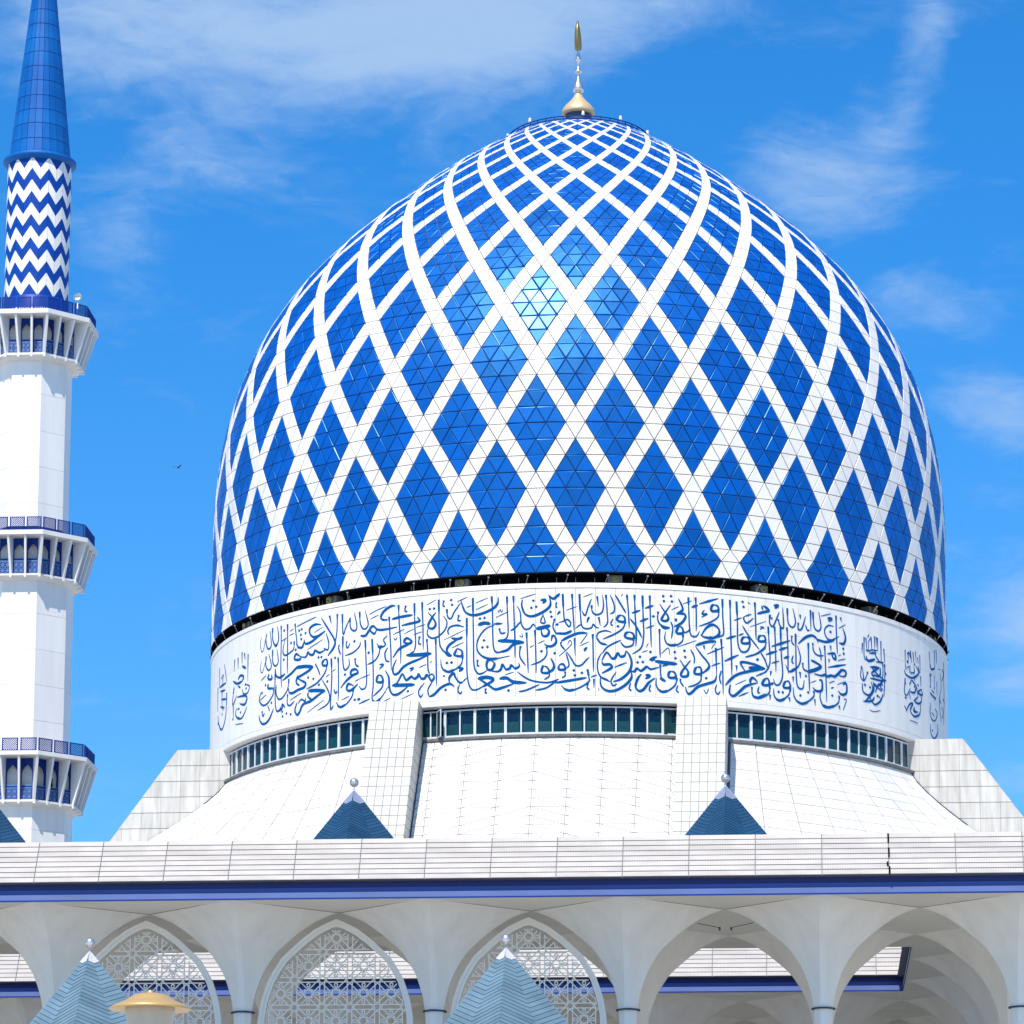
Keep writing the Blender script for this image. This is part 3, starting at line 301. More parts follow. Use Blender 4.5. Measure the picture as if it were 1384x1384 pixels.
for k, (vs, blue, ci, cr, ty) in enumerate(tris):
    rr = random.Random(k * 7 + 3)
    if k in pick[blue]:
        var = rr.randrange(4); key = (vs[0][0], vs[2][0], ty, blue, var)
        if key not in cache:
            i0 = vs[0][1]; q = [(r, i - i0) for r, i in vs]; mb = MB(); r2 = random.Random(str(key))
            tri_panel(mb, *(dv(*p) for p in q), blue, [r2.uniform(-.022, .022) * (1 if blue else .3) for _ in range(3)])
            cache[key] = mb.mesh('blue_panel' if blue else 'white_panel', MT['blue' if blue else 'white'])
        inst('blue_panel' if blue else 'white_panel', cache[key], dome, rz=vs[0][1] * DL)
    else:
        tri_panel(rest[blue], *(dv(*p) for p in vs), blue, [rr.uniform(-.022, .022) * (1 if blue else .3) for _ in range(3)])
rest[True].build('blue_panel_field', MT['blue'], dome, kind='stuff'); rest[False].build('white_panel_field', MT['white'], dome, kind='stuff')
m = MB(); m.lathe([(prof(r / 4)[0] - .07, prof(r / 4)[1] - ZD) for r in range(-1, NROW + 2)] + [(.1, 89.0 - ZD)], 128); m.build('shell', MT['joint'], dome)
m = MB(); m.lathe([(25.02, -.02), (25.06, -.02), (25.06, -.06), (24.0, -.06), (24.0, .0)], 128, smooth=False); m.build('rim', MT['dark'], dome)
# crown: platform, railing, lights
m = MB(); m.lathe([(5.2, 88.35 - ZD), (5.2, 88.62 - ZD), (0.1, 88.7 - ZD)], 48, smooth=False); m.build('crown_platform', MT['trim'], dome)
m = MB()
for z in (88.78, 88.97): m.lathe([(4.95, z - ZD), (5.02, z - ZD), (5.02, z + .055 - ZD), (4.95, z + .055 - ZD), (4.95, z - ZD)], 64)
for i in range(48):
    a = 2 * pi * i / 48; m.bar(P3(4.98, a, 88.55 - ZD), P3(4.98, a, 89.0 - ZD), .05, .05, (cos(a), sin(a), 0))
m.build('crown_railing', MT['rail'], dome)
m = MB(); m.lathe([(.05, 0), (.1, .02), (.12, .1), (.09, .2), (.1, .26), (.07, .32), (.01, .34)], 10); me = m.mesh('crown_light', MT['trim'])
for a in (-78, -38, 8, 40, 80, 140, 200, 250): inst('crown_light', me, dome, P3(4.98, rad(a), 89.0 - ZD))

# finial
fin = thing('dome_finial', 'gold and silver finial with a crescent on top of the blue dome', 'finial', (X0, D0, 90.6), BETA)
m = MB(); m.lathe([(1.0, .3), (1.15, .37), (1.17, .5), (1.1, .75), (.92, 1.0), (.62, 1.3), (.38, 1.6), (.25, 1.85), (.2, 2.0)], 40)
m.lathe([(.2, .32), (1.0, .3)], 40); m.build('gold_base', MT['gold'], fin)
m = MB(); m.lathe([(.9, -1.9), (.9, .31)], 32); m.build('base_drum', MT['collar'], fin)
m = MB(); m.lathe([(.2, 1.95), (.36, 2.05), (.41, 2.25), (.36, 2.48), (.22, 2.75), (.12, 3.1), (.09, 3.35), (.13, 3.45), (.27, 3.5), (.27, 3.58), (.15, 3.68), (.08, 3.9), (.08, 4.25), (.18, 4.36), (.2, 4.5), (.14, 4.75), (.07, 5.0), (.11, 5.1), (.11, 5.18), (.04, 5.25)], 24); m.build('silver_spindle', MT['chrome'], fin)
# crescent in the plane that points at the viewer: broad in y, thin in x
m = MB(); NC = 26; ring = []
for i in range(NC + 1):
    a = rad(-90 - 148 + 296 * i / NC); t = abs(i / NC * 2 - 1); wd = .30 * (1 - t ** 2.2) + .015; th = .19 * (1 - t ** 2.4) + .012
    cy, cz = 1.02 * cos(a), 1.05 * sin(a) + 6.28
    ring.append([(sx * th + .03 * sin(a), cy + cos(a) * sr * wd * .6, cz + sin(a) * sr * wd * .6) for sx, sr in ((-1, 0), (0, 1), (1, 0), (0, -1))])
vs = [p for q in ring for p in q]; fs = [(4 * i + k, 4 * i + (k + 1) % 4, 4 * i + 4 + (k + 1) % 4, 4 * i + 4 + k) for i in range(NC) for k in range(4)] + [(0, 1, 2, 3), tuple(4 * NC + k for k in (3, 2, 1, 0))]
m.add(vs, fs, True); m.build('crescent', MT['olive'], fin)

# ================================================================ DRUM
ZB = 41.53
drum = thing('dome_drum', 'white round drum with blue calligraphy band and window ring under the dome', 'drum', (X0, D0, ZB), BETA)
WD = lambda a: a - BETA      # world azimuth -> local
m = MB(); z0, z1 = 44.09 - ZB, 50.85 - ZB
cuts = [z0, z0 + 2.3, z0 + 4.6, z1]
def arc_box(m, a0, a1, r0, r1, za, zb, n=2, smooth=False):
    vs = []; 
    for i in range(n + 1):
        a = a0 + (a1 - a0) * i / n
        vs += [P3(r0, a, za), P3(r1, a, za), P3(r1, a, zb), P3(r0, a, zb)]
    fs = [(4 * i + k, 4 * i + 4 + k, 4 * i + 4 + (k + 1) % 4, 4 * i + (k + 1) % 4) for i in range(n) for k in range(4)] + [(0, 1, 2, 3), (4 * n + 3, 4 * n + 2, 4 * n + 1, 4 * n)]
    m.add(vs, fs, smooth)
for k in range(3): arc_box(m, .0004, DL - .0004, 24.7, 25.0, cuts[k] + .006, cuts[k + 1] - .006, 3)
me = m.mesh('band_panel', MT['band'])
ph = A0 + DL * .5
for i in range(128): inst('band_panel', me, drum, rz=ph + i * DL)
m = MB()
m.lathe([(24.0, 43.60 - ZB), (24.98, 43.70 - ZB), (25.03, 43.75 - ZB), (25.03, 44.06 - ZB), (24.98, 44.085 - ZB)], 160, smooth=False); m.build('lower_cornice', MT['band'], drum)
m = MB(); m.lathe([(24.98, 50.855 - ZB), (25.04, 50.87 - ZB), (25.04, 51.12 - ZB), (24.9, 51.2 - ZB), (23.4, 51.2 - ZB)], 160, smooth=False); m.build('upper_cornice', MT['band'], drum)
m = MB(); m.lathe([(24.75, 43.9 - ZB), (24.75, 51 - ZB)], 128); m.build('band_backing', MT['joint'], drum)
m = MB(); m.lathe([(23.9, 51.1 - ZB), (23.9, 51.95 - ZB)], 128); m.build('dark_gap_wall', MT['dark'], drum)
m = MB()
m.bar(P3(24.0, 0, 51.15 - ZB), P3(24.0, 0, 51.85 - ZB), .035, .06); mg = m.mesh('gap_mullion', MT['steel'])
for i in range(128): inst('gap_mullion', mg, drum, rz=ph + i * DL)
m = MB(); m.bar(P3(24.85, 0, 51.2 - ZB), P3(25.12, .006, 51.62 - ZB), .035, .035); m.lathe([(.06, 0), (.07, .06), (.01, .09)], 8, (25.12 * sin(.006), -25.12)); 
m.v[-24:] = [(x, y, z + 51.6 - ZB) for x, y, z in m.v[-24:]]
mg = m.mesh('lamp_bracket', MT['joint'])
for i in range(0, 128, 2): inst('lamp_bracket', mg, drum, rz=ph + i * DL + .5 * DL)
# round floodlights in the gap
m = MB(); arc_box(m, -.018, .018, 23.9, 24.55, 51.2 - ZB, 51.8 - ZB, 2); mf = m.mesh('floodlight_box', MT['joint'])
m = MB(); n = 14
ring = lambda r, y: [(r * cos(2 * pi * i / n), y, 51.52 - ZB + r * sin(2 * pi * i / n)) for i in range(n)]
vs = ring(.2, -24.5) + ring(.22, -24.75) + ring(.16, -24.76) + ring(.1, -24.66)
m.add(vs, [(j * n + i, j * n + (i + 1) % n, (j + 1) * n + (i + 1) % n, (j + 1) * n + i) for j in range(3) for i in range(n)] + [tuple(range(3 * n, 4 * n))]); mf2 = m.mesh('floodlight_lens', MT['olive'])
for k in range(16):
    o = inst('floodlight', mf, drum, rz=rad(4.2 + 22.4 * (k - 3)) - BETA); inst('lens', mf2, o)
# windows
RW = 24.62; WS = rad(2.25)
m = MB(); arc_box(m, .03 * WS, .97 * WS, RW - .05, RW - .02, 41.86 - ZB, 43.42 - ZB, 1); pane = m.mesh('pane', MT['glass'])
m = MB(); a = WS
for x0, x1, q0, q1 in ((0, .045, 41.75, 43.52), (.955, 1, 41.75, 43.52)): arc_box(m, x0 * a, x1 * a, RW - .06, RW + .05, q0 - ZB, q1 - ZB, 1)
for q0, q1 in ((41.75, 41.93), (43.44, 43.52)): arc_box(m, .046 * a, .954 * a, RW - .06, RW + .04, q0 - ZB, q1 - ZB, 1)
frm = m.mesh('window', MT['frame'])
m = MB(); ap = []
for i in range(9):
    t = -1 + i / 4; x = .5 + .36 * t; z = 42.95 + .38 * (1 - abs(t)) ** .6 if abs(t) < 1 else 42.95; ap.append((x, z))
for i in range(8):
    (xa, za), (xb, zb) = ap[i], ap[i + 1]
    m.quad(P3(RW - .012, xa * a, 41.94 - ZB), P3(RW - .012, xb * a, 41.94 - ZB), P3(RW - .012, xb * a, min(zb, 42.62) - ZB), P3(RW - .012, xa * a, min(za, 42.62) - ZB))
blind = m.mesh('blind', MT['teal'])
m2 = MB()
for i in range(8):
    (xa, za), (xb, zb) = ap[i], ap[i + 1]
    for q in (0, ): m2.bar(P3(RW - .01, xa * a, za - ZB), P3(RW - .01, xb * a, zb - ZB), .035, .012)
for i in (0, 8): m2.bar(P3(RW - .01, ap[i][0] * a, 42.6 - ZB), P3(RW - .01, ap[i][0] * a, ap[i][1] - ZB), .035, .012)
archl = m2.mesh('arch_tracery', MT['teal'])
wph = rad(-16.0) - BETA; nw = 0
fin_az = [rad(-22.5 + 45 * k) for k in range(8)]
for i in range(-40, 60):
    a_ = wph + i * WS; c = a_ + WS / 2
    if abs(c) > rad(100): continue
    # skip windows buried inside the buttresses
    x, y = 24.6 * sin(c), 24.6 * cos(c)
    if any(7.95 < abs(q) < 10.8 and p > 15 for q, p in ((x, y), (y, abs(x)))): continue
    o = inst('window', frm, drum, rz=a_); inst('pane', pane, o); inst('arch_tracery', archl, o)
    if (i * 7) % 5: inst('blind', blind, o)
m = MB(); m.bar(P3(RW + .03, 0, 41.76 - ZB), P3(RW + .03, 0, 43.52 - ZB), .16, .1, (0, -1, 0)); mu_ = m.mesh('mullion', MT['frame'])
for k in range(-22, 30):
    a_ = wph + k * 2 * WS
    if abs(a_) < rad(95): inst('mullion', mu_, drum, rz=a_)
m = MB(); m.lathe([(24.4, .24), (24.9, .235), (24.97, .2), (24.97, .05), (24.7, 0)], 160, smooth=False); m.build('sill', MT['sill'], drum)
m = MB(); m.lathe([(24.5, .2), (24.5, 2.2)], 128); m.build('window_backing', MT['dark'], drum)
# two casements standing open at the ends of the middle bay
for a_, rot in ((rad(-21.7) - BETA, rad(52)), (rad(13.25) - BETA - WS, rad(-14))):
    m = MB(); w_ = .88; 
    for x0, x1, q0, q1 in ((0, .05, .25, 1.95), (w_ - .05, w_, .25, 1.95), (.051, w_ - .051, .25, .32), (.051, w_ - .051, 1.88, 1.95)): m.box(x0, x1, -.03, .03, q0, q1)
    o = m.build('open_window', MT['frame'], drum); p = P3(RW + .1, a_, 0); o.location = p; o.rotation_euler = (0, 0, a_ - rot); o['label'] = 'window standing open outward'
    m = MB(); m.box(.051, w_ - .051, -.01, .01, .321, 1.879); m.build('pane', MT['teal'], o)

# calligraphy, traced stroke by stroke
def decode(txt):
    for s in txt.split('|'):
        yield s[0], [(rad(int(q.split(',')[0]) / 50 - 100) - BETA, int(q.split(',')[1]) / 200 + 43) for q in s[1:].split()]
WID = dict(a=.062, b=.110, c=.158, d=.22)
def catmull(p):
    if len(p) < 3: return [p[0], ((p[0][0] + p[1][0]) / 2, (p[0][1] + p[1][1]) / 2), p[1]]
    o = []; q = [p[0]] + p + [p[-1]]
    for i in range(1, len(q) - 2):
        for k in range(5):
            t = k / 5; o.append(tuple(.5 * (2 * q[i][c] + (q[i + 1][c] - q[i - 1][c]) * t + (2 * q[i - 1][c] - 5 * q[i][c] + 4 * q[i + 1][c] - q[i + 2][c]) * t * t + (3 * q[i][c] - q[i - 1][c] - 3 * q[i + 1][c] + q[i + 2][c]) * t ** 3) for c in (0, 1)))
    return o + [p[-1]]
def strokes(txt, name, label=None):
    m = MB(); Rl, Rh = 24.99, 25.022; lev = 0
    for k, pts in decode(txt):
        lev = (lev + 1) % 5; Rh = 25.014 + lev * .0022
        if k == '.':
            for a, z in pts:
                s = .105; q = [(a - s / 25 * 1.0, z), (a, z - s), (a + s / 25 * 1.0, z), (a, z + s)]
                lo = [P3(Rl, x, y - ZB) for x, y in q]; hi = [P3(Rh, x, y - ZB) for x, y in q]
                m.add(lo + hi, [(4, 5, 6, 7)] + [(i, (i + 1) % 4, 4 + (i + 1) % 4, 4 + i) for i in range(4)])
            continue
        c = [(a * 25, z) for a, z in catmull(pts)]; W = WID[k] * (.8 if 'medal' in name and label != 'left' else 1); n = len(c); L_ = []; R_ = []
        for i, (x, z) in enumerate(c):
            x0, z0_ = c[max(0, i - 1)]; x1, z1_ = c[min(n - 1, i + 1)]; dx, dz = x1 - x0, z1_ - z0_; l = sqrt(dx * dx + dz * dz) or 1e-6
            dx /= l; dz /= l; t = i / (n - 1)
            nib = .72 + .42 * abs(dx * .80 + dz * .60) if k in 'cd' else (.85 + .2 * abs(dx))
            tp = min(1, .38 + 3.2 * min(t, 1 - t)) if k != 'a' else min(1, .5 + 3 * min(t, 1 - t))
            if k == 'b' and dz * dz > .9 and t < .12: tp = 1.5
            h = W * nib * tp / 2
            L_.append((x - dz * h, z + dx * h)); R_.append((x + dz * h, z - dx * h))
        vs = [P3(Rh, x / 25, z - ZB) for x, z in L_] + [P3(Rh, x / 25, z - ZB) for x, z in R_] + [P3(Rl, x / 25, z - ZB) for x, z in L_] + [P3(Rl, x / 25, z - ZB) for x, z in R_]
        fs = []
        for i in range(n - 1): fs += [(i, i + 1, n + i + 1, n + i), (2 * n + i, 2 * n + i + 1, i + 1, i), (n + i, n + i + 1, 3 * n + i + 1, 3 * n + i)]
        m.add(vs, fs)
    return m.build(name, MT['ink'], drum, **({'label': label} if label and label != 'left' else {}))
strokes(CALLIGRAPHY['main'], 'calligraphy_inscription', 'long blue Arabic inscription in stacked thuluth script')
for k in range(1, 6): strokes(CALLIGRAPHY['m%d' % k], 'calligraphy_medallion', 'left' if k > 3 else None)

# ================================================================ SKIRT ROOF
skirt = thing('skirt_roof', 'white panelled roof sweeping down from the drum between four buttresses', 'roof', (X0, D0, 31.2), BETA)
ZS0, ZS1, ZK = 41.60, 33.6, 31.2
def arcp(a): return (24.75 * sin(a), -24.75 * cos(a))
def polyat(zf, pts):  # not used for z; plain piecewise line by fraction
    n = len(pts) - 1; i = min(int(zf * n), n - 1); t = zf * n - i
    return tuple(pts[i][c] + (pts[i + 1][c] - pts[i][c]) * t for c in (0, 1))
def skp(sec, u, z, off=0.0):
    t = (ZS0 - z) / (ZS0 - ZS1)
    if sec == 0:
        xa = -7.86 + u * 15.72; top = (xa, -sqrt(24.75 ** 2 - xa * xa)); bot = (xa, -30.6)
    else:
        a0, a1 = math.asin(10.9 / 24.75), math.acos(10.9 / 24.75)
        a = a0 + (a1 - a0) * u; top = arcp(a)
        e = 29.6; f = 35.5 if sec == 1 else 32.6; bot = polyat(u, [(10.9, -e), (f, -10.9)]); t = t ** (1 + .3 * u)
        if sec == 1: top = (-top[0], top[1]); bot = (-bot[0], bot[1])
    p = Vector((top[0] + (bot[0] - top[0]) * t, top[1] + (bot[1] - top[1]) * t, z - ZK))
    return p
def skirt_section(sec, us, dz, flip):
    zs = [ZS0 - .03]
    while zs[-1] - dz > ZS1: zs.append(zs[-1] - dz)
    zs.append(ZS1)
    for i in range(len(us) - 1):
        for j in range(len(zs) - 1):
            q = [skp(sec, us[i], zs[j + 1]), skp(sec, us[i + 1], zs[j + 1]), skp(sec, us[i + 1], zs[j]), skp(sec, us[i], zs[j])]
            c = sum(q, Vector()) / 4; m = MB()
            def sh(P, n, h):
                o = []
                for k in range(len(P)):
                    p = P[k]; a = (P[k - 1] - p).normalized(); b = (P[(k + 1) % len(P)] - p).normalized(); o.append(p + (a + b) * (.021 / max(a.cross(b).length, .3)) + n * h)
                return o
            left = (us[i] + us[i + 1]) / 2 < .5 if sec == 0 else (sec == 1)
            if sec:
                ea = (q[1] - q[0]).normalized(); eb = (q[3] - q[0]).normalized(); n = ea.cross(eb).normalized()
                if n.z < 0: n = -n
                gx, gz = .042, .020; jt = random.uniform(-.006, .006)
                top = [q[0] + ea * gx + eb * gz, q[1] - ea * gx + eb * gz, q[2] - ea * gx - eb * gz, q[3] + ea * gx - eb * gz]
                lo = [p - n * .03 for p in top]; top = [p + n * (.05 + jt) for p in top]
                m.add(lo + top, ([(4, 5, 7), (5, 6, 7)] if sec == 2 else [(4, 5, 6), (4, 6, 7)]) + [(k, (k + 1) % 4, 4 + (k + 1) % 4, 4 + k) for k in range(4)])
                m.build('roof_panel', MT['roof'], skirt); continue
            T = ([0, 1, 2], [0, 2, 3]) if left else ([0, 1, 3], [1, 2, 3])
            for t in T:
                P = [q[k] for k in t]; n = (P[1] - P[0]).cross(P[2] - P[0]).normalized()
                if n.z < 0: n = -n
                top = sh(P, n, .05 + random.uniform(-.006, .006)); lo = sh(P, n, -.03)
                m.add(lo + top, [(3, 4, 5)] + [(k, (k + 1) % 3, 3 + (k + 1) % 3, 3 + k) for k in range(3)])
            m.build('roof_panel', MT['roof'], skirt)
skirt_section(0, [(x + 7.86) / 15.72 for x in (-7.84, -7.1, -4.98, -2.88, -.78, 1.32, 3.4, 5.48, 7.5, 7.84)], .62, 0)
cu = [.005] + [k / 9 for k in range(1, 9)] + [.995]
skirt_section(1, cu, .66, 0); skirt_section(2, cu, .66, 0)
m = MB()
for sec in (0, 1, 2):
    for i in range(24):
        for j in range(12):
            za, zb = ZS0 - (ZS0 - ZS1) * j / 12, ZS0 - (ZS0 - ZS1) * (j + 1) / 12
            q = [skp(sec, i / 24, za), skp(sec, (i + 1) / 24, za), skp(sec, (i + 1) / 24, zb), skp(sec, i / 24, zb)]
            m.quad(*[p + Vector((0, 0, -.02)) for p in q])
m.build('roof_deck', MT['joint'], skirt)
m = MB(); m.box(-10.9, 10.9, 30.65, -20, -.05, ZS1 - ZK - .02) if False else m.box(-29, 29, -29, 29, 0, ZS1 - ZK - .6); m.build('eaves_block', MT['hall'], skirt)

# ================================================================ BUTTRESSES
def buttress(label, axis, side, tiles):
    """axis 'f' front (runs along -y) or 's' side (runs along +-x)"""
    rot = 0 if axis == 'f' else (pi / 2 if side > 0 else -pi / 2)
    t = thing('buttress', label, 'buttress', (X0, D0, 31.2), BETA + rot, 'buttresses round the dome drum')
    if axis == 'f': c = 9.38 * side
    else: c = -9.38 if False else (9.38 * (-1 if side > 0 else 1))
    # in its own frame every buttress runs towards -y; for the side ones x is turned
    x0, x1 = c - 1.48, c + 1.48; zt = 43.8 - 31.2
    prof_ = [(-22.0, zt), (-25.6, zt), (-25.6 - .726 * zt, 0), (-22.0, 0)]
    core = MB(); g = .05
    P = [(-22.0, zt - g), (-25.6 + g, zt - g), (-25.6 - .726 * zt + g, 0), (-20.0, 0), (-20.0, zt - g)]
    vs = [(x0 + g, y, z) for y, z in P] + [(x1 - g, y, z) for y, z in P]; n = len(P)
    core.add(vs, [tuple(range(n))[::-1], tuple(range(n, 2 * n))] + [(i, (i + 1) % n, n + (i + 1) % n, n + i) for i in range(n)])
    core.build('core', MT['grout' if tiles else 'joint'], t)
    sl = sqrt(1 + .726 ** 2); nrm = Vector((0, -1 / sl, .726 / sl))
    if tiles:
        nz = 15; dz = .675
        cols = [x0 + (x1 - x0) * i / 6 for i in range(7)]
        for j in range(nz):
            za, zb = zt - (j + 1) * dz, zt - j * dz
            for i in range(6):
                ya, yb = -25.6 - .726 * (zt - za), -25.6 - .726 * (zt - zb); m = MB()
                m.slab([(cols[i], ya, za), (cols[i + 1], ya, za), (cols[i + 1], yb, zb), (cols[i], yb, zb)], nrm, .02 + random.uniform(-.003, .003), .013, .006)
                m.v = [(x, y + .035, z - .02) for x, y, z in m.v]
                m.build('wall_tile', MT['tile'], t)
    # flank courses
    dz = 1.04 if not tiles else .675; nz = 12 if not tiles else 16
    for sx, xx in ((-1, x0), (1, x1)):
        mm = MB()
        for j in range(nz):
            zb, za = zt - j * dz, zt - (j + 1) * dz
            if za < 0: break
            yo_a, yo_b = -25.6 - .726 * (zt - za), -25.6 - .726 * (zt - zb)
            ys = [-21.5]; stp = 1.28 if not tiles else .6
            off = 0 if (j % 2 or tiles) else .0
            while ys[-1] - stp > yo_b: ys.append(ys[-1] - stp)
            for k in range(len(ys)):
                last = k == len(ys) - 1
                e_ = .012; q = [(xx, ys[k], za + e_), (xx, yo_a if last else ys[k + 1], za + e_), (xx, yo_b if last else ys[k + 1], zb - e_), (xx, ys[k], zb - e_)]
                if sx < 0: q = q[::-1]
                tgt = MB() if not tiles else mm
                th = .03 + random.uniform(-.004, .006)
                tgt.slab(q, (sx, 0, 0), 0.0 + th, .003 if not tiles else .012, .004); 
                if not tiles:
                    tgt.v = [(x - sx * .03, y, z) for x, y, z in tgt.v]; tgt.build('concrete_panel', MT['concrete'], t)
        if tiles: mm.v = [(x - sx * .03, y, z) for x, y, z in mm.v]; mm.build('flank_tiling', MT['tile'], t, kind='stuff')
    m = MB(); m.box(x0 + .002, x1 - .002, -25.6 + .05, -22.3, zt - .052, zt + .01); m.build('top_slab', MT['tile' if tiles else 'concrete'], t)
    if not tiles:
        m = MB(); m.slab([(x0, -25.6 - .726 * zt, 0), (x1, -25.6 - .726 * zt, 0), (x1, -25.6, zt), (x0, -25.6, zt)], nrm, .01, .01, .0); m.build('sloping_face', MT['concrete'], t)
    return t
buttress('tiled sloping buttress on the front of the drum, left of the middle window bay', 'f', -1, True)
buttress('tiled sloping buttress on the front of the drum, right of the middle window bay', 'f', 1, True)
buttress('streaked concrete buttress at the far left against the sky', 's', -1, False)
buttress('streaked concrete buttress at the far right against the sky', 's', 1, False)
# dark gutters where roof and side buttresses meet
for sx in (-1, 1):
    m = MB()
    for k in range(7 if sx > 0 else 3):
        p, q = skp(2 if sx > 0 else 1, 1, 41.6 - k * .5), skp(2 if sx > 0 else 1, 1, 41.1 - k * .5); m.bar(p + Vector((0, 0, .05)), q + Vector((0, 0, .05)), .1, .14, (0, -1, 0))
    m.build('gutter', MT['collar'], skirt)
for xx in (-7.86, 10.9):
    m = MB(); 
    ya, yb = -sqrt(24.75 ** 2 - xx * xx), (-30.6 if abs(xx) < 9 else -29.5)
    m.bar((xx, ya - .02, ZS0 - ZK + .02), (xx, yb, ZS1 - ZK + .02), .09, .12, (0, -1, 1)); m.build('flashing', MT['collar'], skirt)

# ================================================================ MINARET
MX, MY = -40.66, 290.0
mina = thing('minaret', 'tall white minaret with blue zigzag top and three balconies', 'minaret', (MX, MY, GZ), rad(-4))
def O(R, k, z):                       # octagon corner k
    a = rad(22.5 + 45 * k); return (R * sin(a), -R * cos(a), z - GZ)
def octring(m, lv, cap=False):
    vs = [O(R, k, z) for R, z in lv for k in range(8)]
    m.add(vs, [(j * 8 + k, j * 8 + (k + 1) % 8, (j + 1) * 8 + (k + 1) % 8, (j + 1) * 8 + k) for j in range(len(lv) - 1) for k in range(8)])
def shaft(R, za, zb, joints):
    m = MB(); octring(m, [(R - .06, za), (R - .06, zb)]); m.build('shaft_core', MT['joint'], mina)
    zs = [za] + [j for j in joints if za < j < zb] + [zb]
    for k in range(8):
        for i in range(len(zs) - 1):
            p = [Vector(O(R, k, zs[i])), Vector(O(R, k + 1, zs[i])), Vector(O(R, k + 1, zs[i + 1])), Vector(O(R, k, zs[i + 1]))]
            n = Vector((p[0].x + p[1].x, p[0].y + p[1].y, 0)).normalized(); m = MB()
            g = .012; lo = [q - n * .05 for q in p]; e = (p[1] - p[0]).normalized(); z = Vector((0, 0, 1))
            sh = [e * 0 + z * g, e * 0 + z * g, -z * g, -z * g]
            hi = [p[j] + sh[j] for j in range(4)]
            m.add(lo + hi, [(4, 5, 6, 7)] + [(j, (j + 1) % 4, 4 + (j + 1) % 4, 4 + j) for j in range(4)]); m.build('shaft_panel', MT['shaft'], mina)
shaft(3.25, 74.0, 93.0, [76.0, 79.1, 82.2, 85.4, 88.5])
shaft(3.84, 54.9, 73.2, [57.4, 60.4, 63.4, 66.4, 69.5])
shaft(4.22, GZ, 54.5, [10, 20, 30, 36, 42, 45, 48.2])
BZ = 95.0
def lattice_pat(m, p, ux, w_, h_, nx, nz_, bw, dep, nrm):
    """star-like grille in the rectangle at p, along unit vector ux, width w_, height h_"""
    for i in range(nx):
        for j in range(nz_):
            cx, cz = w_ * (i + .5) / nx, h_ * (j + .5) / nz_; rx, rz = w_ / nx / 2, h_ / nz_ / 2
            for sx, sz in ((1, 1), (-1, 1), (1, 0), (0, 1)):
                a = p + ux * (cx - rx * sx) + Vector((0, 0, cz - rz * sz)); b = p + ux * (cx + rx * sx) + Vector((0, 0, cz + rz * sz)); m.bar(a, b, bw, dep, nrm)
